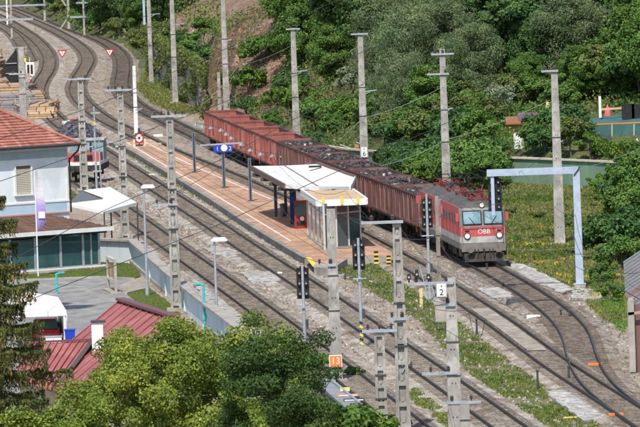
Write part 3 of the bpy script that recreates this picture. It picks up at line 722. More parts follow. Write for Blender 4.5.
part('seat', MB().box((0, 0, .45), (1.5, .45, .06)), DSTEEL, bench); part('backrest', MB().box((0, .22, .75), (1.5, .05, .4)), DSTEEL, bench)
for s in (-.6, .6): part('leg', MB().box((s, 0, .21), (.07, .4, .42)), DSTEEL, bench)
# vending machine, info column, bin
b = g(302.5, 228.5, .5)
root = thing('vending_machine', 'red vending machine under the canopy beside the shelter', 'vending machine', b)
part('cabinet', MB().box((0, .35, .95), (1.05, .7, 1.9)), mat('machine_red_shaded', (.30, .03, .03), .5), root)  # red darkened to stand in for the shade under the canopy
part('display_window', MB().box((-.08, -.012, 1.3), (.78, .03, .85)), GLASSD, root)
part('delivery_flap', MB().box((-.08, -.012, .35), (.6, .03, .25)), BLACK, root); part('keypad', MB().box((.4, -.015, 1.2), (.14, .03, .3)), STEEL, root)
part('front_emblem', MB().tube((.0, -.02, .68), (.0, -.035, .68), .15, .15, 14), WHITE, root)
for i in range(2): part('foot', MB().box((-.4 + .8 * i, .3, -.0), (.12, .5, .06)), BLACK, root)
b = g(294, 224, .5)
root = thing('information_column', 'dark blue information column next to the red vending machine', 'information column', b)
part('body', MB().box((0, 0, 1.15), (.42, .3, 2.3)), mat('navy_paint', (.02, .035, .12), .4), root); part('screen', MB().box((0, -.16, 1.7), (.3, .02, .5)), BLUES, root)
part('plinth', MB().box((0, 0, .05), (.5, .4, .1)), DSTEEL, root)
b = g(284, 216.5, .5)
root = thing('litter_bin', 'dark round litter bin beside the canopy post', 'bin', b)
part('body', MB().lathe((0, 0, 0), [(.22, .08), (.25, .1), (.27, .85), (.29, .88), (.26, .92), (.15, .93), (.02, .9)], 14), mat('bin_grey', (.10, .11, .12), .4, metal=.4), root)
part('foot', MB().tube((0, 0, 0), (0, 0, .1), .14), DSTEEL, root)
# far platform end: red box with white ring disc
b = g(139.5, 146, .5)
root = thing('stop_signal', 'red box with a white ring disc at the far end of the platform', 'signal', b)
z = at(139, 136.5, b.y).z - .5
part('post', MB().tube((0, 0, 0), (0, 0, z), .06), DSTEEL, root); part('box', MB().box((0, 0, z), (1.0, .35, 1.05)), REDP, root)
part('hood', MB().tube((0, .05, z + .5), (0, .05, z + 1.05), .18, .12), DSTEEL, root)
part('disc', MB().tube((0, -.19, z), (0, -.22, z), .40, .40, 18), WHITE, root); part('disc_centre', MB().tube((0, -.22, z), (0, -.235, z), .14, .14, 14), BLACK, root)
for s in (-1, 1): part('side_leg', MB().box((s * .62, .1, z * .45), (.34, .2, z * .9)), CREAM, root)
root.scale = (.74, .74, .84)

# ------------------------------------------------------------------ train
def frame_at(A, s):
    S = arclen(A); x = np.interp(s, S, A[:, 0]); y = np.interp(s, S, A[:, 1])
    x2 = np.interp(s + 1, S, A[:, 0]); y2 = np.interp(s + 1, S, A[:, 1]); x1 = np.interp(s - 1, S, A[:, 0]); y1 = np.interp(s - 1, S, A[:, 1])
    return Vector((x, y, .34)), math.atan2(y2 - y1, x2 - x1)
S_T = arclen(TT); pf = g(484, 264.5, .32); s_front = S_T[np.argmin(np.linalg.norm(TT - np.array([pf.x, pf.y]), axis=1))]
def veh(s_centre, half):
    a, _ = frame_at(TT, s_centre + half); b, _ = frame_at(TT, s_centre - half)
    return (a + b) / 2, math.atan2(a.y - b.y, a.x - b.x)
# vehicle frames: +x towards the camera end, +y left, z up from the rail
REDD = mat('dull_red_paint', (.30, .035, .03), .6, (.16, .03, .028), 3)
LRED = mat('engine_red', (.52, .075, .07), .5, (.42, .095, .09), 1.6, 8, lo=.4, stretch=(1, 1, .4))
LGREY = mat('light_grey_band', (.46, .45, .43), .55, (.30, .28, .26), 2.2, 8, lo=.42, stretch=(1, 1, .5))
LDARK = mat('frame_dark_grey', (.14, .13, .125), .7, (.22, .19, .165), 2.4, 8)
LROOF = mat('roof_grey', (.075, .07, .067), .7, (.13, .115, .10), 1.2, spec=.2)
LUND = mat('running_gear', (.02, .019, .018), .75, (.06, .05, .04), 3)
LWIN = mat('window_surround', (.16, .16, .165), .5, (.22, .21, .2), 2)
CABG = mat('cab_glass', (.10, .19, .22), .06, (.30, .44, .48), .9, spec=.9)
def ring(hw, hl, z, cx=.28, rake=0.0):
    hl2 = hl - rake; c = .22
    return [(hl2, -hw + c, z), (hl2, hw - c, z), (hl2 - cx, hw, z), (-hl2 + cx, hw, z), (-hl2, hw - c, z), (-hl2, -hw + c, z), (-hl2 + cx, -hw, z), (hl2 - cx, -hw, z)]
def loft(rings, cap=True):
    mb = MB(); n = len(rings[0]); vs = [p for r in rings for p in r]
    fs = [(k * n + i, k * n + (i + 1) % n, (k + 1) * n + (i + 1) % n, (k + 1) * n + i) for k in range(len(rings) - 1) for i in range(n)]
    if cap: fs += [tuple(range(n))[::-1], tuple(range((len(rings) - 1) * n, len(rings) * n))]
    return mb.add(vs, fs)
def wheelset(root, x, r=.46):
    for s in (-1, 1):
        w = part('wheel', MB().tube((x, s * .72, r), (x, s * .85, r), r, r, 16), LUND, root)
        part('axle_box', MB().box((x, s * 1.0, r), (.34, .22, .36)), LUND, w)
def bogie(root, x, wb=2.6, r=.52):
    for s in (-1, 1):
        part('bogie_frame', MB().box((x, s * 1.02, .62), (wb + 1.0, .14, .34)).box((x, s * 1.05, .82), (.9, .2, .3)), LUND, root)
        for k in (-1, 1): part('spring', MB().tube((x + k * .7, s * 1.08, .5), (x + k * .7, s * 1.08, 1.0), .12, .12, 8), LUND, root)
    for k in (-1, 1): wheelset(root, x + k * wb / 2, r)
def buffers(root, xe, z=.95):
    for e in (-1, 1):
        for s in (-1, 1):
            o = part('buffer', MB().tube((e * (xe - .55), s * .87, z), (e * (xe - .06), s * .87, z), .10, .09, 10), LUND, root)
            part('buffer_plate', MB().tube((e * (xe - .06), s * .87, z), (e * xe, s * .87, z), .24, .22, 16), LDARK, o)
        part('coupling', MB().bar((e * (xe - .6), 0, z), (e * (xe - .15), 0, z - .08), .12, .1).bar((e * (xe - .18), 0, z - .05), (e * (xe - .2), 0, z - .45), .08, .08), LUND, root)
def loco(label):
    L = 13.5; hb = 6.25; hw = 1.43; root = thing('locomotive', label, 'locomotive', (0, 0, 0), 0, 'locomotives heading the freight train')
    part('frame', loft([ring(hw - .05, hb, .92), ring(hw, hb, 1.0), ring(hw, hb, 1.34)]), LDARK, root)
    part('grey_band', loft([ring(hw + .006, hb + .01, 1.345), ring(hw + .006, hb + .01, 1.74)]), LGREY, root)
    part('body', loft([ring(hw, hb + .012, 1.745), ring(hw, hb, 2.36)]), LRED, root)
    # red side walls above the band, grey ends round the cab windows
    part('cab_ends', loft([ring(hw - .012, hb, 2.362), ring(hw - .012, hb, 3.38, rake=.28), ring(hw - .07, hb, 3.52, rake=.36)]), LWIN, root)
    for s in (-1, 1):
        part('side_wall', MB().box((-.0, s * (hw - .035), 2.95), (2 * (hb - .62), .08, 1.18)), LRED, root)
        for k in range(5): part('side_grille', MB().box((-3.6 + k * 1.8, s * (hw + .012), 2.75), (1.05, .03, .55)), LROOF, root)
        for k in range(4): part('panel_rib', MB().box((-3.3 + k * 2.2, s * (hw + .012), 2.3), (.06, .03, 1.0)), LRED, root)
    part('roof', loft([ring(hw - .04, hb - .35, 3.525), ring(hw - .22, hb - .5, 3.72), ring(hw - .55, hb - .7, 3.86)]), LROOF, root)
    for k in (-2.6, 0, 2.6): part('roof_hatch', MB().taper((k, 0, 3.86), (1.9, 1.3), (1.6, 1.0), .16), LROOF, root)
    for e in (-1, 1):
        for s in (-1, 1):
            fr = part('front_window', MB().box((e * (hb - .115), s * .66, 2.90), (.06, 1.10, .80), rot=Matrix.Rotation(-e * .27, 3, 'Y')), CABG, root)
            part('window_rubber', MB().bar((e * (hb - .0), s * .66 - .58, 2.5), (e * (hb - .0), s * .66 + .58, 2.5), .06, .07).bar((e * (hb - .22), s * .66 - .58, 3.31), (e * (hb - .22), s * .66 + .58, 3.31), .06, .07)
                 .bar((e * (hb - .0), s * .66 - .57, 2.5), (e * (hb - .22), s * .66 - .57, 3.31), .07, .06).bar((e * (hb - .0), s * .66 + .57, 2.5), (e * (hb - .22), s * .66 + .57, 3.31), .07, .06), BLACK, fr)
            part('wiper', MB().bar((e * (hb + .05), s * .5, 2.48), (e * (hb - .08), s * .85, 2.95), .03), BLACK, fr)
            part('side_window', MB().box((e * (hb - 1.1), s * (hw + .006), 2.93), (.62, .03, .62)), CABG, root)
            hl = part('headlight', MB().tube((e * (hb + .0), s * 1.0, 1.78), (e * (hb + .09), s * 1.0, 1.78), .21, .20, 16), BLACK, root)
            part('lens', MB().tube((e * (hb + .09), s * 1.0, 1.78), (e * (hb + .11), s * 1.0, 1.78), .16, .15, 16), mat('lamp_glass', (.85, .85, .82), .15), hl)
            part('red_lamp', MB().box((e * (hb + .02), s * 1.0, 2.1), (.06, .26, .07)), BLACK, root)
            part('handrail', MB().tube((e * (hb + .08), s * 1.33, 1.2), (e * (hb + .06), s * 1.33, 2.3), .022, .022, 6), STEEL, root)
            part('mirror', MB().box((e * (hb - .45), s * (hw + .12), 2.95), (.1, .2, .5)), LRED, root)
            part('step', MB().box((e * (hb - .5), s * (hw - .1), .55), (.5, .3, .05)).box((e * (hb - .5), s * (hw - .1), .8), (.05, .3, .5)), LUND, root)
        part('number_panel', MB().box((e * (hb + .018), .0, 2.22), (.02, 2.5, .05)), LROOF, root)
        tl = part('top_light', MB().tube((e * (hb - .5), 0, 3.66), (e * (hb - .28), 0, 3.66), .16, .17, 14), LROOF, root)
        part('lens', MB().tube((e * (hb - .28), 0, 3.66), (e * (hb - .26), 0, 3.66), .13, .13, 14), mat('lamp_glass', (.85, .85, .82), .15), tl)
        part('buffer_beam', MB().box((e * (hb + .05), 0, 1.02), (.18, 2.75, .42)), LDARK, root)
        part('snow_plough', MB().taper((e * (hb + .0), 0, .18), (.5, 2.4), (.1, 2.5), .55), LUND, root)
        part('brake_hoses', MB().tube((e * (hb + .18), .35, .95), (e * (hb + .22), .4, .45), .035).tube((e * (hb + .18), -.35, .95), (e * (hb + .22), -.4, .45), .035).tube((e * (hb + .18), .55, .95), (e * (hb + .2), .62, .5), .03).tube((e * (hb + .18), -.55, .95), (e * (hb + .2), -.62, .5), .03), LUND, root)
        # rotations so that +x/-x fronts carry the lettering
        rz = math.pi / 2 if e > 0 else -math.pi / 2
        text('lettering', 'ÖBB', .40, WHITE, root, (e * (hb + .022), e * .05, 2.02), (math.pi / 2, 0, rz), .006)
        text('small_number', '1144', .17, WHITE, root, (e * (hb + .022), e * .95, 2.12), (math.pi / 2, 0, rz), .004)
        text('small_number', '1144', .15, LGREY, root, (e * (hb + .022), -e * .98, 2.28), (math.pi / 2, 0, rz), .004)
        bogie(root, e * 3.2, 2.6, .6)
        # roof pantographs
        x = e * 3.9
        part('pantograph_base', MB().box((x, .55, 4.02), (1.7, .07, .09)).box((x, -.55, 4.02), (1.7, .07, .09)).box((x - .8, 0, 4.02), (.08, 1.2, .09)).box((x + .8, 0, 4.02), (.08, 1.2, .09)), REDD, root)
        for sx in (-.75, .75):
            for sy in (-.5, .5): part('insulator', MB().lathe((x + sx, sy, 3.8), [(.05, 0), (.09, .04), (.05, .08), (.09, .12), (.04, .2)], 8), REDD, root)
        up = e < 0
        hz_ = .85 if up else .28
        part('pantograph_arm', MB().bar((x - .7 * e, -.35, 4.05), (x + .55 * e, -.12, 4.05 + hz_ * .45), .05).bar((x - .7 * e, .35, 4.05), (x + .55 * e, .12, 4.05 + hz_ * .45), .05)
             .bar((x + .55 * e, -.12, 4.05 + hz_ * .45), (x - .4 * e, -.5, 4.1 + hz_), .04).bar((x + .55 * e, .12, 4.05 + hz_ * .45), (x - .4 * e, .5, 4.1 + hz_), .04), REDD if not up else BLACK, root)
        part('pantograph_head', MB().bar((x - .4 * e, -.8, 4.1 + hz_), (x - .4 * e, .8, 4.1 + hz_), .05).bar((x - .4 * e, -.8, 4.1 + hz_), (x - .4 * e, -1.0, 3.95 + hz_), .04).bar((x - .4 * e, .8, 4.1 + hz_), (x - .4 * e, 1.0, 3.95 + hz_), .04), BLACK, root)
    for k, y in ((-1.3, .5), (0, .5), (1.3, .5), (-.6, -.5), (.8, -.5), (2.2, -.4)):
        part('roof_insulator', MB().lathe((k, y, 4.0), [(.06, 0), (.12, .05), (.05, .09), (.12, .14), (.05, .18), (.1, .23), (.03, .34)], 8), REDD, root)
    part('roof_conductor', MB().tube((-4, .5, 4.36), (3.8, .5, 4.36), .025).tube((-3, -.5, 4.36), (3, -.5, 4.36), .025).tube((3.8, .5, 4.36), (3.8, -.2, 4.2), .025), REDD, root)
    part('circuit_breaker', MB().box((-.5, .0, 4.1), (.8, .5, .35)).tube((.3, 0, 4.1), (1.0, 0, 4.25), .11, .08), DSTEEL, root)
    part('transformer_box', MB().box((0, 0, .62), (1.6, 2.3, .55)), LUND, root)
    buffers(root, L / 2, .97)
    return root
lc = loco('red and grey electric locomotive at the head of the train, white lettering on its front')
c, a = veh(s_front - 6.4, 3.2); lc.location = c; lc.rotation_euler = (0, 0, a)
c, a = veh(s_front - 6.4 - 13.6, 3.2); dup(lc, c, a + math.pi, 'second red electric locomotive coupled between the leading one and the wagons', 'locomotives heading the freight train')
# open bogie wagons
WRED = mat('wagon_oxide_red', (.29, .08, .07), .85, (.20, .062, .053), 1.1, 8, col3=(.38, .14, .115), s3=.5, rnd=.12, stretch=(1, 1, .35), bump=.2, bscale=6)
WBRN = mat('wagon_dark_rust', (.155, .072, .07), .9, (.10, .052, .05), 1.2, 8, col3=(.22, .12, .105), s3=.6, rnd=.12, stretch=(1, 1, .35), bump=.2, bscale=6)
WIN_ = mat('wagon_inside_rust', (.36, .11, .08), .9, (.24, .10, .075), 1.0, 8, col3=(.30, .15, .11), s3=.7)
RIM = mat('wagon_rim', (.10, .04, .033), .8, (.06, .03, .026), 2)
def wagon(m, label, grp):
    L = 14.04; hb = 6.45; hw = 1.40; z0, z1 = 1.12, 3.02
    root = thing('open_wagon', label, 'wagon', (0, 0, 0), 0, grp)
    part('underframe', MB().box((0, 0, .98), (12.9, 2.6, .26)).box((0, 0, .8), (12.7, .5, .3)), LUND, root)
    part('floor', MB().box((0, 0, 1.14), (12.8, 2.7, .06)), WIN_, root)
    for s in (-1, 1):
        part('side_wall', MB().box((0, s * (hw - .03), (z0 + z1) / 2), (2 * hb, .06, z1 - z0)), m, root)
        part('top_rail', MB().box((0, s * (hw + .0), z1 + .05), (2 * hb + .12, .16, .12)), RIM, root)
        part('bottom_rail', MB().box((0, s * (hw + .02), z0 + .02), (2 * hb, .14, .14)), m, root)
        for k in range(11):
            x = -hb + .1 + k * (2 * hb - .2) / 10
            part('rib', MB().box((x, s * (hw + .05), (z0 + z1) / 2), (.17, .12, z1 - z0 - .05)), m, root)
        for x in (-2.6, 2.6):
            part('side_door', MB().box((x, s * (hw + .02), 2.0), (1.7, .05, 1.6)), m, root)
            part('door_latch', MB().box((x, s * (hw + .07), 2.1), (.09, .07, 1.5)), RIM, root)
        part('data_panel', MB().box((-4.5, s * (hw + .02), 1.75), (.8, .03, .4)), BLACK, root)
        part('brake_wheel', MB().tube((4.9, s * 1.3, .85), (4.9, s * 1.36, .85), .22, .22, 12), ORA, root)
    for e in (-1, 1):
        part('end_wall', MB().box((e * (hb - .03), 0, (z0 + z1) / 2), (.07, 2 * hw - .12, z1 - z0 + .1)), WIN_, root)
        part('end_rail', MB().box((e * hb, 0, z1 + .12), (.18, 2 * hw, .16)), m, root)
        for s in (-.7, 0, .7): part('end_rib', MB().box((e * (hb + .08), s, (z0 + z1) / 2), (.14, .14, z1 - z0)), m, root)
        bogie(root, e * 4.5, 1.8, .44)
    buffers(root, L / 2, .97)
    return root
def cargo(kind, seed):
    r = random.Random(seed); mb = MB()
    n = 2600
    for i in range(n):
        x = r.uniform(-6.2, 6.2); y = r.uniform(-1.25, 1.25); edge = 1 - (abs(y) / 1.3) ** 4
        top = {'low': 2.2, 'full': 2.86}[kind] + .25 * edge * (1 + .5 * math.sin(x * 1.3 + seed)) * (1 - (abs(x) / 6.4) ** 6)
        z = top - r.uniform(0, .18); d = (r.uniform(.06, .45), r.uniform(.04, .28), r.uniform(.02, .10))
        R = (Matrix.Rotation(r.uniform(-.6, .6), 3, 'X') @ Matrix.Rotation(r.uniform(-.6, .6), 3, 'Y') @ Matrix.Rotation(r.uniform(0, 3.14), 3, 'Z'))
        mb.box((x, y, z), d, rot=R)
    mb.box((0, 0, {'low': 1.62, 'full': 1.98}[kind]), (12.6, 2.56, {'low': .9, 'full': 1.65}[kind]))
    return mb
SCRAP = mat('scrap_metal', (.045, .040, .044), .9, (.075, .060, .058), 1.2, island=.7)
SCRAPB = mat('scrap_bright', (.40, .40, .39), .5, (.2, .15, .12), 2, island=.5)
wr = wagon(WRED, 'oxide red open wagon', 'open wagons in the freight train'); wd = wagon(WBRN, 'dark rust open wagon', 'open wagons in the freight train')
cl = [cargo('full', 3).mesh('scrap_load'), cargo('full', 9).mesh('scrap_load')]
for q in cl:
    q.materials.append(SCRAP); q.materials.append(SCRAPB)
    n = len(q.polygons) // 6
    ids = np.zeros(len(q.polygons), np.int32); pick = rng.random(n) < .035; ids[:n * 6] = np.repeat(pick, 6)[:len(ids)]; q.polygons.foreach_set('material_index', ids)
names = ['rust brown open wagon heaped with scrap, coupled directly behind the locomotives', 'dark open wagon full of scrap, second behind the locomotives', 'dark open wagon full of scrap, third behind the locomotives, right of the canopy corner',
         'dark rust wagon heaped with dark scrap, above the white canopy edge', 'loaded rust brown wagon in front of the pole with the kilometre board', 'dark loaded wagon left of the pole with the kilometre board', 'first dark loaded wagon after the empty red ones',
         'empty oxide red wagon next to the first loaded one', 'empty oxide red wagon whose inside shows behind the last bell lamps', 'empty oxide red wagon in the middle of the row of bell lamps', 'empty oxide red wagon above the blue platform number board', 'rearmost oxide red wagon, at the far end of the train']
s = s_front - 6.4 - 13.6 - 6.8 - 7.05
used = [0, 0]
for i, nm in enumerate(names):
    c, a = veh(s, 4.5); src = wd if i < 7 else wr; k = 0 if i < 7 else 1
    if used[k] == 0: o = src; used[k] = 1; o.location = c; o.rotation_euler = (0, 0, a); o['label'] = nm
    else: o = dup(src, c, a, nm)
    if i < 7:
        ld = link('scrap_load', cl[i % 2]); ld.location = c; ld.rotation_euler = (0, 0, a + (math.pi if i % 3 == 1 else 0)); ld['kind'] = 'stuff'; ld['label'] = 'dark scrap metal filling the ' + ['wagon behind the locomotives', 'second wagon', 'third wagon', 'fourth wagon', 'fifth wagon', 'sixth wagon', 'seventh wagon'][i]
    s -= 14.1
# red shunting engine by the house
b = g(84, 181, .3)
sh_ = thing('shunting_engine', 'small red shunting engine with a turquoise cab standing right of the house', 'locomotive', b, -math.pi / 2 - .06)
TG = mat('cab_turquoise', (.10, .25, .27), .4, (.22, .40, .42), 1.5)
part('chassis', MB().box((-4, 0, 1.0), (8.2, 2.7, .5)), LUND, sh_); part('band', MB().box((-4, 0, 1.38), (8.15, 2.72, .26)), WHITE, sh_)
part('bonnet', MB().box((-1.7, 0, 1.85), (3.5, 2.5, .68)), LRED, sh_); part('grille', MB().box((.06, 0, 1.85), (.04, 1.5, .45)), BLACK, sh_)
part('cab', MB().box((-4.8, 0, 2.3), (2.7, 2.7, 1.6)), TG, sh_); part('cab_roof', MB().box((-4.8, 0, 3.16), (3.0, 2.9, .12)), LGREY, sh_)
for y in (-.85, 0, .85): part('cab_window', MB().box((-3.44, y, 2.65), (.03, .7, .6)), CABG, sh_)
part('exhaust', MB().tube((-2.6, .4, 2.2), (-2.6, .4, 3.0), .08), BLACK, sh_)
for s_ in (-1, 1):
    part('headlight', MB().tube((.05, s_ * .95, 1.45), (.1, s_ * .95, 1.45), .13), WHITE, sh_); part('handrail', MB().tube((.1, s_ * 1.3, .9), (.1, s_ * 1.3, 2.3), .025), YEL, sh_)
wheelset(sh_, -1.6); wheelset(sh_, -5.6)
for s_ in (-1, 1): part('buffer', MB().tube((0, s_ * .87, .95), (.5, s_ * .87, .95), .2, .2, 10), LUND, sh_)
# ------------------------------------------------------------------ house on the left
def proj(p):
    c = CR.transposed() @ (Vector(p) - Vector((0, 0, CAMH))); return CX + F * c.x / -c.z, CY - F * c.y / -c.z
VR = g(100, 267.5); VL = g(-10, 276); rz = math.atan2(VR.y - VL.y, VR.x - VL.x)
hs = thing('house', 'pale blue station house with a red tiled hip roof and a glazed veranda', 'house', VR, rz)
Mh = Matrix.Translation(VR) @ Matrix.Rotation(rz, 4, 'Z'); Mi = Mh.inverted()
def hloc(u, v, ly):      # local point on the plane local y = ly seen at a photograph pixel
    d = ray(u, v); o = Mi @ Vector((0, 0, CAMH)); dd = Mi.to_3x3() @ d; t = (ly - o.y) / dd.y; return o + dd * t
SB = 3.0
BLW = mat('pale_blue_plaster', (.72, .765, .79), .85, (.64, .69, .72), .7, bump=.15, bscale=5, col3=(.60, .64, .65), s3=.35)
BLB = mat('blue_band_plaster', (.42, .56, .66), .85, (.37, .51, .61), 1.2)
TILE = mat('red_roof_tile', (.40, .155, .115), .88, (.29, .115, .09), 2.2, bump=.3, rnd=.12, col3=(.45, .21, .16), s3=.8, island=.2)
TILEB = mat('brown_roof_tile', (.20, .12, .09), .85, (.14, .085, .065), 2.0, bump=.3, rnd=.1, island=.15)
xr = hloc(68, 180, SB).x; ze = hloc(68, 144, SB).z; zb = hloc(60, 213, SB).z; z1 = hloc(60, 201.5, SB).z
XL = xr - 10.5
part('wall', MB().box(((xr + XL) / 2, SB + 3.5, ze / 2), (xr - XL, 7, ze)), BLW, hs)
part('blue_band', MB().box(((xr + XL) / 2, SB - .012, (zb + z1) / 2 - .05), (xr - XL, .02, z1 - zb - .1)), BLB, hs)
part('string_course', MB().box(((xr + XL) / 2, SB - .03, z1 + .04), (xr - XL + .04, .08, .1)), WHITE, hs)
part('corner_strip', MB().box((xr - .06, SB - .018, (ze + zb) / 2), (.16, .03, ze - zb)), WHITE, hs)
part('wall_foot', MB().box(((xr + XL) / 2, SB - .04, zb + .04), (xr - XL + .1, .12, .09)), mat('salmon_flashing', (.50, .26, .2), .8), hs)
part('eave_shade_band', MB().box(((xr + XL) / 2, SB - .02, ze - .55), (xr - XL - .02, .03, .5)), mat('eave_shade_grey', (.36, .42, .46), .85, (.3, .36, .4), 1), hs)  # shadow of the eave painted on the wall as a grey band
# roof: courses of tiles
tp = .62; ov = .55
def hip(x0, x1, y0, y1, z, pitch, n, m, tw=.30, name='tile_row'):
    """front and right slopes made from stepped courses"""
    half = (y1 - y0) / 2; st = half / n
    for k in range(n):
        a = k * st; za = z + a * pitch; zb_ = z + (a + st) * pitch
        cols = int((x1 - a - (x0)) / tw); mb = MB()
        for c in range(cols):
            xa = x0 + c * tw; xb = xa + tw * .93
            mb.bar(((xa + xb) / 2, y0 + a - .03, za + .06), ((xa + xb) / 2, y0 + a + st, zb_ + .0), tw * .93, .05)
        part(name, mb, m, hs)
        mb = MB(); cols = int((y1 - y0 - 2 * a) / tw)
        for c in range(cols):
            ya = y0 + a + (c + .5) * tw
            mb.bar((x1 - a + .03, ya, za + .06), (x1 - a - st, ya, zb_), tw * .93, .05)
        part(name, mb, m, hs)
    V = [(x0, y0, z), (x1, y0, z), (x1, y1, z), (x0, y1, z), (x0, y0 + half, z + half * pitch), (x1 - half, y0 + half, z + half * pitch)]
    part('roof_deck', MB().add(V, [(0, 1, 5, 4), (1, 2, 5), (2, 3, 4, 5), (0, 4, 3), (3, 2, 1, 0)]), m, hs)
    part('hip_tiles', MB().tube((x1 + .02, y0 - .02, z + .06), (x1 - half, y0 + half, z + half * pitch + .1), .13, .13, 6), m, hs)
    part('ridge_tiles', MB().tube((x0, y0 + half, z + half * pitch + .08), (x1 - half, y0 + half, z + half * pitch + .08), .13, .13, 6), m, hs)
hip(XL - ov, xr + ov, SB - ov, SB + 7 + ov, ze, tp, 15, TILE)
part('eave_board', MB().box(((xr + XL) / 2, SB - ov - .04, ze - .04), (xr - XL + 2 * ov + .1, .05, .16)), mat('eave_grey', (.2, .2, .2), .7), hs)
part('gutter', MB().tube((XL - ov, SB - ov - .12, ze - .01), (xr + ov + .05, SB - ov - .12, ze - .01), .08, .08, 8), DSTEEL, hs)
part('soffit', MB().box(((xr + XL) / 2, SB - ov / 2, ze - .13), (xr - XL + 2 * ov, ov, .04)), mat('soffit_blue', (.2, .25, .3), .8), hs)
dp = MB().tube((xr + ov, SB - ov - .1, ze - .06), (xr + ov - .05, SB - ov + .05, ze - .45), .06).tube((xr + ov - .05, SB - ov + .05, ze - .45), (xr + .08, SB - .1, ze - 1.0), .06).tube((xr + .08, SB - .1, ze - 1.0), (xr + .08, SB - .1, zb), .06)
part('downpipe', dp, BLACK, hs)
# window with closed blind
wa = hloc(13.5, 164.5, SB); wb_ = hloc(32.5, 195, SB); wx = (wa.x + wb_.x) / 2; wz = (wa.z + wb_.z) / 2; ww = wb_.x - wa.x; wh = wa.z - wb_.z
w = part('window', MB().bar((wa.x, SB - .05, wz), (wa.x + .001, SB - .05, wz + .001), .01).box((wx - ww / 2 + .06, SB - .05, wz), (.13, .1, wh)).box((wx + ww / 2 - .06, SB - .05, wz), (.13, .1, wh)).box((wx, SB - .05, wz + wh / 2 - .06), (ww - .27, .1, .13)), WHITE, hs)
part('sill', MB().box((wx, SB - .09, wz - wh / 2 + .04), (ww + .1, .2, .09)), WHITE, w)
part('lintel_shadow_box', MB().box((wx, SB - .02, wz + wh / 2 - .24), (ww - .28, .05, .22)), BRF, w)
for k in range(14): part('blind_slat', MB().box((wx, SB - .03, wz - wh / 2 + .15 + k * (wh - .52) / 13.2), (ww - .28, .04, (wh - .5) / 15), rot=Matrix.Rotation(.35, 3, 'X')), mat('cream_blind', (.55, .52, .43), .6), w)
# veranda
zv = hloc(60, 235, 0).z; zt = zb - .05
part('floor_slab', MB().box((-5.2, 1.5, .08), (11.6, 3.2, .16)), WHITE, hs)
part('step', MB().box((-5.2, -.35, .05), (11.0, .5, .1)), CONC2, hs)
xs_ = [hloc(u, 255, 0).x for u in (99, 83, 60.5, 35, 10, -14)]
for x in xs_: part('mullion', MB().box((x, 0, zv / 2 + .08), (.15, .12, zv - .16)), STEEL, hs)
for a, b_ in zip(xs_[:-1], xs_[1:]):
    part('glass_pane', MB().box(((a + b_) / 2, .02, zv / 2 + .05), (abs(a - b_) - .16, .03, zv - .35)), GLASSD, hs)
    part('bottom_rail', MB().box(((a + b_) / 2, 0, .2), (abs(a - b_) - .152, .1, .1)), STEEL, hs)
part('door_frame', MB().box(((xs_[0] + xs_[1]) / 2, -.03, zv / 2 + .1), (.08, .09, zv - .3)), STEEL, hs)
part('top_rail', MB().box((-5.2, 0, zv + .02), (11.6, .16, .16)), DSTEEL, hs)
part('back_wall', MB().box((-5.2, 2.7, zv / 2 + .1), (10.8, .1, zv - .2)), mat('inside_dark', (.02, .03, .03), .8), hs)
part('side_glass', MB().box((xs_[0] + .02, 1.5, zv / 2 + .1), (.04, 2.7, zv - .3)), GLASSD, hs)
n = 12; x1 = hloc(112, 226, -.5).x; yy0, yy1 = -.55, SB + .02; zz0 = zv + .28
for k in range(n):
    t0, t1 = k / n, (k + 1) / n; y0, y1 = yy0 + (yy1 - yy0) * t0, yy0 + (yy1 - yy0) * t1; za, zc = zz0 + (zt - zz0) * t0, zz0 + (zt - zz0) * t1
    mb = MB(); x = XL - .2
    while x < x1 - t0 * 2.6: mb.bar((x, y0 - .02, za + .05), (x, y1, zc), .26, .05); x += .28
    part('veranda_tile_row', mb, TILEB, hs)
V = [(XL, yy0, zz0), (x1, yy0, zz0), (x1 - 2.6, yy1, zt), (XL, yy1, zt)]
part('veranda_roof_deck', MB().slab([Vector(p) for p in V], .1), TILEB, hs)
part('veranda_fascia', MB().box(((XL + x1) / 2, yy0 - .06, zz0 - .06), (x1 - XL + .1, .1, .26)), WHITE, hs)
part('veranda_side_fascia', MB().bar((x1 + .03, yy0 - .06, zz0 - .06), (x1 + .03, SB, zz0 - .06), .1, .24), WHITE, hs)
# sail awning right of the house
pts = [at(68, 203.5, 503), at(104, 211.5, 500), at(137, 202.5, 506), at(110, 187, 511), at(82, 190.5, 510)]
an = thing('awning', 'large white folding awning stretched behind the veranda, right of the house', 'awning', (pts[1].x, pts[1].y, 0)); b0 = Vector(an.location)
CLOTH = mat('white_canvas', (.78, .77, .74), .8, (.70, .69, .66), .9, rough_ := .8) if False else mat('white_canvas', (.78, .77, .74), .8, (.70, .69, .66), .9)
q = [p - b0 for p in pts]; mid = (q[0] + q[2]) / 2 + dy(.25)
part('cloth', MB().slab([q[0], q[1], mid], .03), CLOTH, an); part('cloth', MB().slab([q[1], q[2], mid], .03), CLOTH, an)
part('cloth', MB().slab([q[2], q[3], mid], .03), CLOTH, an); part('cloth', MB().slab([q[3], q[4], mid], .03), CLOTH, an)
part('dark_cloth', MB().slab([q[4], q[0], mid], .03), mat('grey_canvas', (.12, .125, .14), .8), an)
for a in (0, 1, 2, 3): part('pole', MB().tube((q[a].x, q[a].y, 0), q[a] - dy(.05), .05), DSTEEL, an)
for a, c in ((0, 1), (1, 2)): part('hem', MB().bar(q[a] + dy(-.08), q[c] + dy(-.08), .03, .2), CLOTH, an)
part('arm', MB().tube(q[4], mid + dy(.08), .04), BRF, an)
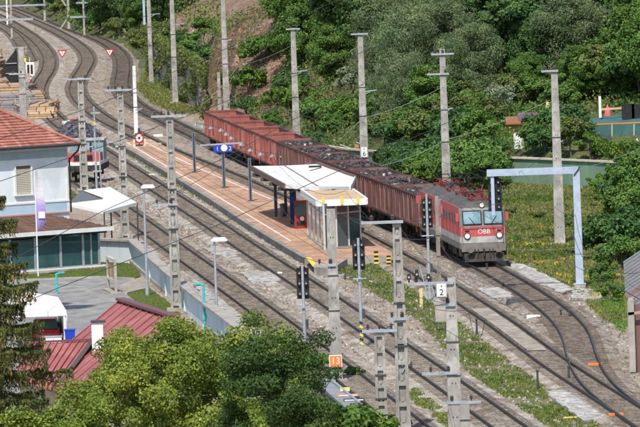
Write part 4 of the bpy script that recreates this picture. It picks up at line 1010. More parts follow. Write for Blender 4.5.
# feather flag
b = g(38.3, 277); fl = thing('feather_flag', 'white and purple feather flag on a pole in front of the veranda', 'flag', b); h = at(36.6, 170, b.y).z
part('flagpole', MB().tube((0, 0, 0), (0, 0, h), .05, .03), WHITE, fl)
FLG = bpy.data.materials.new('flag_cloth'); FLG.use_nodes = True; nt = FLG.node_tree; bs = nt.nodes['Principled BSDF']
tc = nt.nodes.new('ShaderNodeTexCoord'); sx = nt.nodes.new('ShaderNodeSeparateXYZ'); cr = nt.nodes.new('ShaderNodeValToRGB'); mr = nt.nodes.new('ShaderNodeMapRange')
nt.links.new(tc.outputs['Object'], sx.inputs[0]); nt.links.new(sx.outputs[2], mr.inputs[0]); mr.inputs[1].default_value = h - 3.9; mr.inputs[2].default_value = h
nt.links.new(mr.outputs[0], cr.inputs[0]); nt.links.new(cr.outputs[0], bs.inputs['Base Color']); bs.inputs['Roughness'].default_value = .8
e = cr.color_ramp.elements; e[0].position = 0; e[0].color = (.22, .16, .42, 1); e[1].position = 1; e[1].color = (.42, .40, .46, 1)
for p_, c_ in ((.42, (.36, .28, .55, 1)), (.6, (.55, .54, .55, 1)), (.8, (.50, .48, .52, 1))):
    x = e.new(p_); x.color = c_
vs = []; n = 14
for k in range(n + 1):
    t = k / n; z = h - .05 - 3.75 * t; w_ = .12 + .50 * math.sin(min(1, t * 1.5) * math.pi / 2) * (1 - .75 * max(0, (t - .86) / .14)); 
    vs += [(0.03, .0, z), (w_ * .5, .06 * math.sin(t * 7), z), (w_, .10 * math.sin(t * 7 + .8), z)]
mb = MB().add(vs, [(k * 3 + j, k * 3 + j + 1, k * 3 + j + 4, k * 3 + j + 3) for k in range(n) for j in range(2)])
part('cloth', mb, FLG, fl); part('white_print', MB().box((.36, -.10, h - 2.85), (.40, .012, .42)), WHITE, fl)

# ------------------------------------------------------------------ pale blue wall
WB = [(97, 262), (133, 263.5), (152, 281), (168, 296), (187, 313), (206, 329), (225, 344), (246, 361)]
wl = thing('concrete_wall', 'pale blue panelled concrete wall running between the car park and the tracks', 'wall', g(133, 263.5)); b0 = Vector(wl.location)
WBL = mat('pale_blue_concrete', (.58, .66, .69), .85, (.50, .58, .61), .7, bump=.15, rnd=.06)
P = [g(*p) - b0 for p in WB]; HW = 1.42
for i in range(len(P) - 1):
    d = (P[i + 1] - P[i]); nrm_ = d.normalized(); L = d.length; nn = max(1, int(L / 4.2)) if i else 3
    for k in range(nn):
        a = P[i] + d * (k / nn) + nrm_ * .03; c = P[i] + d * ((k + 1) / nn) - nrm_ * .03
        part('panel', MB().bar(a + dy(HW / 2), c + dy(HW / 2), .16, HW), WBL, wl)
    part('pillar', MB().box((P[i].x, P[i].y, HW / 2 + .02), (.34, .34, HW + .06)), WBL, wl)
    part('coping', MB().bar(P[i] + dy(HW + .08), P[i + 1] + dy(HW + .08), .62, .14), CONC2, wl)
part('pillar', MB().box((P[-1].x, P[-1].y, HW / 2), (.3, .3, HW)), WBL, wl)
part('foot', MB().bar(P[1] + dy(.12) + Vector((-.12, -.1, 0)), P[-1] + dy(.12) + Vector((-.12, -.1, 0)), .2, .25), CONC2, wl)

# ------------------------------------------------------------------ car park, lawns, kerbs
sheet('car_park', [(-60, 282), (0, 282.5), (60, 279), (100, 277), (133, 279), (142, 284), (152, 292), (175, 316), (230, 350), (300, 420), (320, 520), (-60, 520)], ASPH, .02)
sheet('lawn', [(-30, 281), (0, 280), (60, 277.5), (100, 276), (134, 278), (140, 276), (133, 264.5), (97, 263), (101, 269), (60, 273.5), (0, 277), (-30, 278)], LAWN, .05)
sheet('lawn', [(127, 294), (150, 288.5), (161, 297), (180, 314), (160, 316), (140, 304)], LAWN, .05)
sheet('paved_edge', [(134, 279), (143, 277), (150, 285), (152, 292), (128, 293), (118, 286)], SLABM, .03)
kb = MB()
def kerb(px, name='kerb'):
    mb = MB(); P = [g(u, v, .06) for u, v in px]
    for a, c in zip(P[:-1], P[1:]): mb.bar(a, c, .14, .14)
    struct(name, mb, CONC2)
kerb([(-30, 282), (0, 281.2), (60, 278.6), (100, 277), (134, 279)]); kerb([(126, 293.5), (150, 288), (162, 297)])
# framed notice board
b = g(116, 293.5); nb = thing('notice_board', 'cream framed notice stand on the edge of the car park', 'notice board', b, -1.43)
h = at(114, 259, b.y).z
for x in (-4.0, 0): part('post', MB().box((x, 0, h / 2), (.24, .16, h)), CONC2, nb)
part('top_beam', MB().box((-2.0, 0, h - .1), (3.74, .18, .2)), CREAM, nb); part('bottom_beam', MB().box((-2.0, 0, .75), (3.74, .14, .14)), CREAM, nb)
for x in (-3.0, -1.1): part('panel', MB().box((x, 0, (h + .6) / 2), (1.3, .07, h - 1.3)), mat('ochre_panel', (.40, .28, .14), .7, (.3, .2, .1), 4), nb)
part('foot', MB().box((-2.0, 0, .05), (4.8, .7, .1)), SLABM, nb)
# turquoise lamp brackets
for ub, vb, ut, vt, du, l in ((57, 294, 57, 273, 8, 'turquoise tube stand with a bent top at the lawn edge'), (205, 331, 204.5, 284, -9, 'taller turquoise tube stand with a bent top next to the blue wall')):
    b = g(ub, vb); h = at(ut, vt, b.y).z; k = F / b.y; r = thing('tube_stand', l, 'post', b)
    part('tube', MB().tube((0, 0, 0), (0, 0, h), .07).tube((0, 0, h - .05), (du / k, -.1, h + .0), .06).box((du / k * .7, -.1, h + .03), (abs(du / k) * .7, .22, .09)), TEAL, r)
    part('clamp', MB().box((0, 0, h * .3), (.2, .2, .3)), TEAL, r)
# marquee, red car, white cabinet, blue bin
b = g(44, 349); tn = thing('marquee', 'white marquee tent over a red car, half hidden behind the spruce', 'tent', b); Y = b.y
def L_(u, v, dY=0): return at(u, v, Y + dY) - b
q = [L_(11, 313, 0), L_(66.5, 311, 0), L_(58, 297, 5), L_(24, 291, 6), L_(8, 300, 5)]
part('roof_cover', MB().slab([q[0], q[1], q[2]], .04), CLOTH, tn); part('roof_cover', MB().slab([q[0], q[2], q[3]], .04), CLOTH, tn); part('roof_cover', MB().slab([q[0], q[3], q[4]], .04), CLOTH, tn)
part('side_curtain', MB().bar(q[1] + dy(-.9), q[2] + dy(-.9), .04, 1.6), CLOTH, tn); part('side_curtain', MB().bar(q[1] + Vector((0, .1, -1.0)), q[1] + Vector((-.18, 0, -1.0)), .04, 1.7), CLOTH, tn)
for p in (q[0], q[1], q[2], q[4]): part('leg', MB().tube((p.x, p.y, 0), p, .04), STEEL, tn)
part('valance', MB().bar(q[0] + dy(-.12), q[1] + dy(-.12), .04, .26), CLOTH, tn)
b = g(46, 345) + Vector((0, .6, 0)); car = thing('car', 'red car parked under the white marquee', 'car', b, math.pi)
body = [(-.86, z, t) for z, t in ()]
def carbody():
    sec = []
    prof = [(-2.0, .35, .70, .80), (-1.9, .3, .86, .84), (-1.2, .28, .92, .86), (-.7, .28, .95, .86), (.9, .28, .95, .86), (1.8, .3, .90, .84), (2.0, .38, .72, .78)]
    return [[(-w, y, z0), (w, y, z0), (w + .02, y, (z0 + z1) / 2), (w - .06, y, z1), (-w + .06, y, z1), (-w - .02, y, (z0 + z1) / 2)] for y, z0, z1, w in prof]
part('body', loft(carbody()), mat('car_red', (.50, .015, .03), .25, spec=.7), car)
part('cabin', loft([[(-.76, -1.2, .93), (.76, -1.2, .93), (.76, 1.55, .93), (-.76, 1.55, .93)], [(-.60, -.55, 1.40), (.60, -.55, 1.40), (.60, 1.2, 1.40), (-.60, 1.2, 1.40)]]), GLASSD, car)
part('car_roof', loft([[(-.62, -.6, 1.402), (.62, -.6, 1.402), (.62, 1.25, 1.402), (-.62, 1.25, 1.402)], [(-.52, -.45, 1.47), (.52, -.45, 1.47), (.52, 1.1, 1.47), (-.52, 1.1, 1.47)]]), mat('car_red', (.5, .015, .03)), car)
for sx in (-1, 1):
    for sy in (-1.3, 1.3):
        w = part('wheel', MB().tube((sx * .70, sy, .31), (sx * .88, sy, .31), .31, .31, 16), BLACK, car); part('rim', MB().tube((sx * .88, sy, .31), (sx * .895, sy, .31), .19, .19, 10), STEEL, w)
    part('headlight', MB().box((sx * .58, -1.97, .62), (.34, .1, .14)), WHITE, car); part('tail_light', MB().box((sx * .62, 1.98, .68), (.22, .08, .2)), REDP, car)
    part('mirror', MB().box((sx * .98, -.75, 1.0), (.16, .1, .12)), mat('car_red', (.5, .015, .03)), car)
part('bumper', MB().box((0, 2.02, .42), (1.5, .1, .2)), DSTEEL, car); part('number_plate', MB().box((0, 2.08, .55), (.5, .02, .12)), WHITE, car)
b = g(54, 353); cb = thing('cabinet', 'low white cabinet in front of the red car', 'cabinet', b)
part('case', MB().box((0, .3, .42), (.85, .5, .84)), WHITE, cb); part('lid', MB().box((0, .3, .87), (.92, .56, .06)), STEEL, cb); part('door_gap', MB().box((0, .042, .42), (.02, .01, .7)), DSTEEL, cb)
b = g(70.5, 349); bb = thing('waste_bin', 'blue waste bin at the right flap of the marquee', 'bin', b)
part('body', MB().taper((0, 0, .06), (.44, .5), (.55, .6), .95), BLUES, bb); part('lid', MB().box((0, 0, 1.05), (.6, .66, .07)), BLUES, bb)
for s in (-.2, .2): part('wheel', MB().tube((s, .28, .1), (s + .05, .28, .1), .1), BLACK, bb)

# ------------------------------------------------------------------ building with the red metal roof
MET = mat('red_metal_roof', (.345, .115, .11), .6, (.28, .095, .09), .9, 8, bump=.05, col3=(.37, .14, .13), s3=.5)
MET2 = mat('red_metal_ridge', (.16, .06, .065), .5)
R0, R1, E0, E1 = at(120, 301, 346), at(176, 318.9, 334.1), at(24, 381, 339), at(80, 398.5, 327.1)
rb = thing('metal_roofed_house', 'low cream building under red standing seam metal roofs, behind the maple', 'house', (E0.x, E0.y, 0)); b0 = Vector(rb.location)
def seamed(a, b_, c, d, n, name='roof'):     # a-b ridge, d-c eave
    a, b_, c, d = [p - b0 for p in (a, b_, c, d)]
    part(name, MB().add([a, b_, c, d, a - dy(.1), b_ - dy(.1), c - dy(.1), d - dy(.1)], [(0, 1, 2, 3), (7, 6, 5, 4), (0, 4, 5, 1), (1, 5, 6, 2), (2, 6, 7, 3), (3, 7, 4, 0)]), MET, rb)
    for k in range(n + 1):
        t = k / n; part('standing_seam', MB().bar(a.lerp(b_, t) + dy(.035), d.lerp(c, t) + dy(.035), .045, .07), MET, rb)
seamed(R0, R1, E1, E0, 9)
off = Vector((1.7, 1.5, 0)); seamed(R0 + dy(-.01), R1 + dy(-.01), R1 + off + dy(-1.2), R0 + off + dy(-1.2), 9)
part('ridge_cap', MB().bar(R0 - b0 + dy(.1), R1 - b0 + dy(.1), .42, .12), MET2, rb)
A0, A1, A2, A3 = at(29, 344, 338), at(93, 341, 338), at(57, 389, 332.5), at(14, 379, 333)
seamed(A0, A1, A2, A3, 9); seamed(A0 + dy(-.02), A1 + dy(-.02), A1 + Vector((0, 3.5, -1.7)), A0 + Vector((0, 3.5, -1.7)), 9)
part('ridge_cap', MB().bar(A0 - b0 + dy(.07), A1 - b0 + dy(.07), .22, .09), MET2, rb)
part('valley_gutter', MB().bar(A1 - b0 + dy(.06), A2 - b0 + dy(.06), .22, .05), mat('valley_dark', (.08, .07, .065), .6), rb)
lowz = min(E0.z, E1.z, A2.z) - .15
mb = MB(); pp = [p.copy() for p in (E0, E1, R1 + off * .8, R0 + off * .8)]
cc = sum(pp, Vector()) / 4; mb.poly([Vector((cc.x + (p.x - cc.x) * .9 - b0.x, cc.y + (p.y - cc.y) * .9 - b0.y, lowz)) for p in pp], lowz); part('wall', mb, CREAM, rb)
mb = MB(); mb.box(((A3.x + A1.x) / 2 - b0.x - .3, 335.5 - b0.y, A3.z / 2 - .1), (abs(A1.x - A3.x) * .7, 3.0, A3.z - .25)); part('wing_wall', mb, CREAM, rb)
cp = at(98, 345, 337); ct = at(98, 322, 337)
part('chimney', MB().box((cp.x - b0.x, 337 - b0.y, (cp.z + ct.z) / 2 - .2), (.52, .52, ct.z - cp.z + .4)), WHITE, rb)
part('chimney_cap', MB().box((ct.x - b0.x, 337 - b0.y, ct.z + .03), (.66, .66, .09)), DSTEEL, rb)

# ------------------------------------------------------------------ yellow building under the bushes, bottom middle
zr = 3.0; q = [g(306, 377.5, zr), g(329, 379.5, zr), g(412, 447, zr), g(388, 449, zr)]
yb = thing('yellow_building', 'long yellow walled building with a flat grey roof edge at the bottom of the picture', 'building', (q[0].x, q[0].y, 0)); b0 = Vector(yb.location)
ql = [p - b0 for p in q]; cen = sum(ql, Vector()) / 4
part('wall', MB().poly([cen + (p - cen) * .97 - dy(.12) for p in ql], 2.88), mat('yellow_plaster', (.62, .52, .22), .85, (.52, .43, .18), 1.0), yb)
part('roof', MB().poly(ql, .11), mat('grey_roof_felt', (.28, .29, .30), .8, (.2, .21, .21), 1.5), yb)
part('verge', MB().bar(ql[0] + dy(.03), ql[3] + dy(.03), .12, .2), DSTEEL, yb); part('verge', MB().bar(ql[1] + dy(.03), ql[2] + dy(.03), .1, .16), STEEL, yb)
for (u, v), dims, m_, l in (((345, 390.5), (.42, 1.2, .10), YEL, 'yellow sheet lying on the flat roof edge'), ((348, 396), (.9, .4, .08), ORA, 'orange and white bar lying on the flat roof edge'), ((354, 400.5), (.9, .4, .08), BLACK, 'dark bar lying on the flat roof edge')):
    p = g(u, v, zr + .005); o = thing('roof_sheet', l, 'sheet', p); part('plate', MB().box((0, 0, dims[2] / 2), dims, -.0), m_, o); part('edge', MB().box((0, -dims[1] / 2 - .03, dims[2] / 2), (dims[0] * .9, .05, dims[2] * .6)), WHITE, o)

# ------------------------------------------------------------------ striped shed at the right edge
N0 = g(632, 373); zs = at(626, 297, N0.y).z
sd = thing('shed', 'brown shed with a turquoise and brown striped roof at the right edge', 'shed', N0); b0 = N0.copy()
SHB = mat('shed_brown', (.20, .11, .095), .8, (.14, .08, .07), 1.5, stretch=(1, 1, .3))
def SP(u, v): return at(u, v, N0.y - .4 + (330 - v) * .12) - N0
a0, a1 = at(625, 297, N0.y), at(623.5, 262, N0.y + 8)
ql = [SP(*p) for p in ((625.5, 297), (623.5, 262), (700, 211), (700, 352), (668, 332))]
part('roof', MB().add(ql + [p + Vector((0, .15, -.02)) for p in ql], [(0, 4, 3, 2, 1), (5, 6, 7, 8, 9)] + [(k, (k + 1) % 5, (k + 1) % 5 + 5, k + 5) for k in range(5)]), SHB, sd)
TQS = mat('turquoise_sheet', (.24, .40, .42), .5, (.17, .30, .32), 2)
for k in range(22):
    if k < 10: s_ = (623.6 + k * .2, 262.5 + k * 3.5)
    else: s_ = (625.5 + (k - 9) * 3.4, 297 + (k - 9) * 2.7)
    p, c = SP(*s_), SP(s_[0] + 70, s_[1] - 46.5); part('roof_sheet', MB().bar(p + Vector((0, -.06, 0)), c + Vector((0, -.06, 0)), .05, .085), TQS, sd)
fwall = Vector((0, 0, 0)); dirL = (Vector((a1.x, a1.y, 0)) - Vector((a0.x, a0.y, 0)))
base0 = Vector((0, .1, 0)); base1 = base0 + dirL + Vector((.25, 0, 0))
part('side_wall', MB().bar(base0 + dy(zs / 2 - .1), base1 + dy(zs / 2 - .1), .25, zs - .3), CONC2, sd)
for k in range(6): part('wall_board', MB().box((.55 + k * .62, .35, zs / 2 - .2 - k * .16), (.56, .12, zs - .4 - k * .32)), SHB, sd)
part('corner_post', MB().box((.05, 0, zs / 2 - .05), (.3, .3, zs - .2)), CONC2, sd)
part('cross_rail', MB().bar((-.1, -.1, zs * .78), (2.5, -.1, zs * .84), .1, .14), mat('pinkish_rail', (.4, .25, .22), .7), sd)

# ------------------------------------------------------------------ small yard furniture
def cabinet(u, v, w, h, l, m=CONC2, leg=.9):
    b = g(u, v); r = thing('relay_cabinet', l, 'cabinet', b)
    part('case', MB().box((0, 0, leg + h / 2), (w, w * .6, h)), m, r); part('lid', MB().box((0, 0, leg + h + .03), (w + .1, w * .6 + .1, .06)), m, r)
    for s in (-1, 1): part('leg', MB().box((s * w * .4, 0, leg / 2), (.08, w * .4, leg)), DSTEEL, r)
    part('door', MB().box((0, -w * .3 - .012, leg + h / 2), (w * .85, .02, h * .88)), m, r); return r
cabinet(441.5, 332, .62, .95, 'grey relay cabinet on legs left of the pole with the white 2 board', leg=.55)
def hazpost(u, v, h, l, m1=YEL, m2=BLACK, w=.26):
    b = g(u, v + 1.5); r = thing('marker_post', l, 'marker post', b); n = 7
    part('post', MB().box((0, 0, h / 2), (w, .1, h)), m1, r)
    for i in range(n):
        if i % 2 == 0 and m2: part('stripe', MB().box((0, -.056, h * (i + .5) / n), (w, .012, h / n), rot=Matrix.Rotation(0, 3, 'X')), m2, r)
hazpost(376.5, 264.5, .95, 'yellow and black striped post at the middle of the platform end wall'); hazpost(389, 266.5, .8, 'shorter yellow and black striped post at the right end of the platform wall')
hazpost(421.5, 308, 1.2, 'pale yellow post with a white top in the grass', m1=mat('pale_yellow', (.6, .5, .24), .6), m2=None, w=.18)
for u, v, l in ((433, 303, 'inclined white signal ladder foot beside the grey mast'),):
    b = g(u, v); r = thing('mast_ladder', l, 'ladder', b)
    for s in (-.2, .2): part('rail', MB().bar((s, 0, 0), (s - .5, .2, 2.2), .05), STEEL, r)
    for k in range(6): part('rung', MB().bar((-.2 - .5 * (k + .5) / 6, .2 * (k + .5) / 6, .18 + k * .36), (.2 - .5 * (k + .5) / 6, .2 * (k + .5) / 6, .18 + k * .36), .03), STEEL, r)
for (u, v, w, l) in ((533.5, 319.5, .75, 'white board lying between the two tracks right of the locomotive'), (152, 177, .45, 'small white marker beside the near platform track'), (158, 137, .9, 'white low box between the far tracks behind the platform'), (280, 276, .3, 'white flat stone plate between the tracks left of the signals')):
    b = g(u, v); r = thing('white_marker', l, 'marker', b); part('board', MB().box((0, 0, .14), (w, .3, .24)), WHITE, r); part('peg', MB().box((w * .4, .05, .12), (.08, .35, .3)), DSTEEL, r)
def bollard(u, v, h, l, m=DSTEEL):
    b = g(u, v); r = thing('short_post', l, 'post', b); part('post', MB().tube((0, 0, 0), (0, 0, h), .06, .05), m, r); part('cap', MB().tube((0, 0, h - .02), (0, 0, h + .03), .09, .08), m, r)
bollard(561, 318, .45, 'left of two short dark posts between the rails of the curved track'); bollard(570, 319, .45, 'right of two short dark posts between the rails of the curved track')
bollard(538, 391, 1.0, 'thin dark post in the grass between the two right hand tracks'); bollard(477, 336, .9, 'thin dark post in the grass right of the relay cabinet'); bollard(487, 272, .5, 'short post between the rails right in front of the locomotive'); bollard(569, 381, .7, 'thin post at the frog of the right hand points')
for u, v, l in ((595, 367, 'upper'), (616, 417.5, 'lower')):
    b = g(u, v, .05); r = thing('track_magnet', l.capitalize() + ' orange box lying beside the right hand track', 'box', b, .0)
    part('case', MB().box((0, 0, .12), (.7, .4, .16)), ORA, r); part('cable', MB().tube((-.5, 0, .08), (-2.4, .3, .05), .035), YEL, r)
# point machine on the curved track
b = g(515, 305); r = thing('point_machine', 'dark point machine box next to the curved track', 'point machine', b, .2); part('case', MB().taper((0, 0, .05), (1.0, .6), (.8, .45), .32), DSTEEL, r); part('rod', MB().bar((.4, 0, .2), (2.2, .2, .2), .06), DSTEEL, r)
# warning triangles by the far S-bends
for u, v, l in ((62.5, 61, 'left of the two white triangles with red borders among the far tracks'), (110, 60, 'right of the two white triangles with red borders among the far tracks')):
    b = g(u, v); r = thing('warning_sign', l, 'sign', b, 0, 'white triangles with red borders'); z = 1.0
    part('post', MB().tube((0, 0, 0), (0, 0, .4), .04), STEEL, r)
    def tri(s, y): return [Vector((-s, y, z + s * .62)), Vector((s, y, z + s * .62)), Vector((0, y, z - s * 1.1))]
    for s, y, m_ in ((.62, -.05, REDP), (.40, -.1, WHITE)):
        t = tri(s, y); vs = t + [p + Vector((0, .04, 0)) for p in t]; part('plate', MB().add(vs, [(0, 2, 1), (3, 4, 5), (0, 1, 4, 3), (1, 2, 5, 4), (2, 0, 3, 5)]), m_, r)
    part('inner_mark', MB().box((0, -.125, z + .06), (.07, .02, .32)), REDP, r)
# shunting signal with white frame, red-white post
b = g(31, 84); r = thing('shunting_signal', 'white framed signal on a red and white post by the left track', 'signal', b)
z0 = at(30, 76, b.y).z; z1_ = at(30, 62, b.y).z
part('post', MB().tube((0, 0, 0), (0, 0, z0), .08), WHITE, r); part('red_ring', MB().tube((0, 0, .1), (0, 0, .55), .09), REDP, r); part('black_ring', MB().tube((0, 0, z0 * .9), (0, 0, z0 * 1.0), .1), BLACK, r)
part('head', MB().box((-.05, 0, (z0 + z1_) / 2), (1.0, .12, z1_ - z0)), WHITE, r)
for x in (-.25, .15): part('dark_panel', MB().box((x, -.07, (z0 + z1_) / 2 - .05), (.24, .03, (z1_ - z0) * .66)), BLACK, r)
part('red_lamp', MB().tube((-.25, -.1, z0 + .2), (-.25, -.14, z0 + .2), .14), ORA, r); part('finial', MB().box((-.05, 0, z1_ + .25), (.07, .07, .55)), WHITE, r)
# catenary mast with fine fittings beside the shunting engine
b = g(97, 193); h = at(93.5, 106, b.y).z; r = thing('steel_mast', 'slim silver mast with blue fittings beside the red shunting engine', 'mast', b)
part('mast', MB().tube((0, 0, 0), (0, 0, h), .1, .07), STEEL, r); part('second_tube', MB().tube((.35, 0, 0), (.3, 0, h * .62), .06, .05), STEEL, r)
for z in (.25, .5, .62, .8, .92): part('clamp', MB().box((.1, 0, h * z), (.7, .18, .14)), STEEL, r)
part('yellow_tag', MB().box((0, -.12, h * .8), (.16, .03, .3)), YEL, r)

# ------------------------------------------------------------------ timber stacks, scrap heap, black shed in the left background
WOOD = mat('sawn_timber', (.52, .36, .22), .85, (.36, .24, .15), 2.5, rnd=.2, island=.35); WOODG = mat('weathered_timber', (.19, .18, .19), .9, (.28, .25, .23), 2.5, rnd=.25, island=.4); WOODR = mat('reddish_timber', (.25, .13, .08), .9, (.17, .09, .06), 2, rnd=.2, island=.3)
stk = [(31, 99.5, 26, 8, WOOD, 'pale timber stack directly right of the plain concrete pole, second from the top'), (52, 109, 14, 8, WOOD, 'short pale timber stack closest to the curved tracks'), (14, 109, 30, 7, WOODG, 'long grey log stack just above the tiled roof ridge'), (27, 91, 14, 6, WOODG, 'small grey log stack below the white framed signal'), (8, 95, 32, 11, WOOD, 'stack of pale sawn timber above the roof edge at the far left'), (14, 103, 40, 9, WOODG, 'grey blue log stack just below the far left sawn stack'), (30, 109, 34, 8, WOODG, 'grey log stack beside the plain concrete pole'), (44, 112, 24, 9, WOOD, 'middle pale timber stack right of the plain concrete pole'), (46, 118, 22, 10, WOOD, 'pale timber stack with a white end board'), (38, 119, 28, 8, WOOD, 'lowest pale timber stack above the tiled roof'), (24, 112, 16, 7, WOODG, 'small grey stack left of the pale timber stacks'), (-1, 77, 10, 8, WOODR, 'reddish timber stack behind the far left sawn stack'), (-2, 68, 9, 7, WOODR, 'brown timber stack left of the black shed'), (-3, 58, 10, 8, WOOD, 'brown and cream stack at the picture edge, above the black shed'), (1, 85, 16, 4, WOODR, 'rust brown stack between the black shed and the sawn timber')]
for u, v, w, hpx, m_, l in stk:
    b = g(u, v); k = F / b.y; W_ = w / k; H_ = hpx / k; r = thing('timber_stack', l, 'timber stack', b, random.uniform(-.1, .1), 'timber stacks in the left background'); nz = 4; d = 9.0
    for i in range(nz):
        for j in range(4):
            zz = (i + .5) * H_ / nz; part('plank', MB().box((random.uniform(-.1, .1), (j - 1.5) * d / 4, zz), (W_ * random.uniform(.86, 1.0), d / 4 * .86, H_ / nz * .8)), m_, r)
    for s in (-.42, 0, .42): part('bearer', MB().box((W_ * s, 0, H_ + .03), (.1, d, .06)), WOODR if m_ is WOOD else WOOD, r)
r = struct('scrap_heap', MB(), SCRAP, 'stuff', 'dark heap of scrap metal between the tiled roof and the tracks') if False else None
mb = MB(); c = g(76, 137); rr = random.Random(5)
for i in range(3200):
    a = rr.uniform(0, 6.28); q_ = rr.random() ** .5; x = math.cos(a) * q_ * 2.2; y = math.sin(a) * q_ * 13; z = max(0, 1.35 * (1 - q_ ** 1.6)) + rr.uniform(-.1, .15)
    mb.box((x, y, z), (rr.uniform(.08, .4), rr.uniform(.08, .5), rr.uniform(.03, .14)), rot=Matrix.Rotation(rr.uniform(-1, 1), 3, 'X') @ Matrix.Rotation(rr.uniform(0, 3), 3, 'Z'))
mb.lathe((0, 0, 0), [(0.01, 1.1), (1.2, .8), (2.1, 0)], 12)
o = struct('scrap_heap', mb, mat('scrap_heap', (.055, .055, .065), .8, (.10, .10, .12), 2, island=.7), 'stuff', 'dark heap of scrap metal between the tiled roof and the tracks'); o.location = c
for (u, v), dims, m_, l in (((75, 121.5), (1.0, .8, .45), REDP, 'crumpled red sheet on the scrap heap'), ((66.5, 122.5), (.7, .6, .3), WHITE, 'white sheet on the scrap heap')):
    p = at(u, v, c.y + 1); r = thing('metal_sheet', l, 'sheet', p); part('plate', MB().box((0, 0, 0), dims, .3), m_, r); part('flap', MB().box((dims[0] * .4, -.2, .15), (dims[0] * .5, .3, .08), rot=Matrix.Rotation(.6, 3, 'Y')), m_, r)
b = g(14, 86); k = F / b.y; r = thing('black_shed', 'low shed with a black steep roof and grey side wall in the left background', 'shed', b)
h = at(14, 49, b.y).z
p_ = [(-.1, -1, .0), (-1.15, -1, h * .35), (-1.15, -1, h * .55), (.40, -1, h), (.50, -1, h * .15), (.3, -1, 0)]
vs = [Vector(p) for p in p_]; vs2 = [v_ + Vector((.1, 2.5, .1)) for v_ in vs]; n = 6
part('roof', MB().add(vs + vs2, [tuple(range(n)), tuple(range(2 * n - 1, n - 1, -1))] + [(i, i + n, (i + 1) % n + n, (i + 1) % n) for i in range(n)]), BLACK, r)
part('side_wall', MB().add([(.48, -1.2, h), (1.0, 0, h * .78), (1.0, 0, 0), (.58, -1.2, 0), (.48, 4, h), (1.0, 4, h * .78), (1.0, 4, 0), (.58, 4, 0)], [(0, 3, 2, 1), (4, 5, 6, 7), (0, 1, 5, 4), (1, 2, 6, 5), (2, 3, 7, 6), (3, 0, 4, 7)]), CONC2, r)
for z in (.35, .62): part('cross_bar', MB().box((-.2, -1.1, h * z), (1.3, .1, .1)), STEEL, r)
b = g(14, 56); r = thing('low_fence', 'pale rail fence at the tracks behind the black shed', 'fence', b)
for x in (-.3, .6, 1.6): part('post', MB().box((x, 0, .6), (.1, .1, 1.2)), CONC2, r)
for z in (.6, 1.1): part('rail', MB().box((.65, -.06, z), (2.2, .05, .1)), STEEL, r)
# ------------------------------------------------------------------ gardens on the terrace
GWALL = mat('green_boards', (.19, .30, .20), .8, (.15, .25, .17), .6, stretch=(1, 1, .4), rnd=.05)
def garden_wall(px, label, h=1.9):
    P = [g(u, v) for u, v in px]; r = thing('garden_wall', label, 'wall', P[0]); b0 = P[0].copy()
    for a, c in zip(P[:-1], P[1:]):
        L = (c - a).length; n = max(1, round(L / 1.6))
        for k in range(n):
            p, q = a.lerp(c, k / n) - b0, a.lerp(c, (k + .97) / n) - b0
            part('panel', MB().bar(p + dy(h / 2), q + dy(h / 2), .12, h), GWALL, r)
        part('cap', MB().bar(a - b0 + dy(h + .06), c - b0 + dy(h + .06), .4, .14), CREAM, r)
    return r
garden_wall([(438, 176), (487, 182), (540, 184), (600, 187), (660, 191), (700, 193)], 'green boarded terrace wall with a cream cap behind the right hand pole')
garden_wall([(312, 161.5), (345, 167), (400, 172), (440, 176)], 'green boarded wall with a pale cap behind the loaded wagons', 1.45)
for u, v, l in ((341, 155.5, 'left'), (357, 153, 'right')):
    b = at(u, v + .5, 621.0); r = thing('garden_hut', {'left': 'left of two little orange huts with grey roofs on the green wall', 'right': 'right of two little orange huts with grey roofs on the green wall'}[l], 'hut', b)
    part('wall', MB().box((0, 0, .55), (.55, 1.2, 1.7)), mat('orange_timber', (.52, .24, .10), .8), r)
    part('roof', MB().bar((-.1, 0, 1.75), (1.25, 0, 1.15), 1.5, .1), mat('hut_roof', (.40, .38, .36), .7), r); part('side', MB().box((.6, .3, .5), (.7, .8, 1.0)), mat('orange_timber', (.5, .25, .1)), r)
    part('door', MB().box((0, -.61, .5), (.3, .03, .9)), BRF, r); r.scale = (.62, .62, .55)
NET = mat('green_net', (.035, .105, .10), .8, (.06, .15, .14), 1.0, bump=.3)
b = on_hill(606, 137); k = F / b.y; r = thing('net_fence', 'dark turquoise screening net on an orange rail in the garden', 'fence', b)
def GL_(u, v, dY=0): return at(u, v, b.y + dY) - b
part('upper_net', MB().add([GL_(570, 123, 5), GL_(600, 117, 6), GL_(650, 111, 6), GL_(650, 123, 0), GL_(600, 124.5, 0), GL_(572, 125, 0)], [(0, 5, 4, 1), (1, 4, 3, 2)]), NET, r)
for a, c in ((578, 600), (600, 622), (622, 650)): part('net_panel', MB().bar(GL_(a, 131), GL_(c - .4, 130), .04, 12.5 / k), NET, r)
part('orange_rail', MB().bar(GL_(572, 125.5), GL_(650, 122), .08, .12), mat('orange_rail', (.50, .20, .06), .7), r)
for u in (589, 612, 634): part('post', MB().tube(GL_(u, 124), GL_(u, 140), .05), CREAM, r)
part('frame_post', MB().box(GL_(600, 107, 4), (.2, .1, 1.7)), WHITE, r); part('frame_rail', MB().bar(GL_(600, 109.5, 4), GL_(640, 107, 4), .08, .16), mat('pink_rail', (.6, .35, .28), .7), r)
part('dark_screen', MB().box(GL_(628, 111.5, 3), (1.0, .08, 1.2)), BLACK, r); part('dark_screen', MB().box(GL_(640, 111, 3), (1.3, .08, 1.1)), BLACK, r)
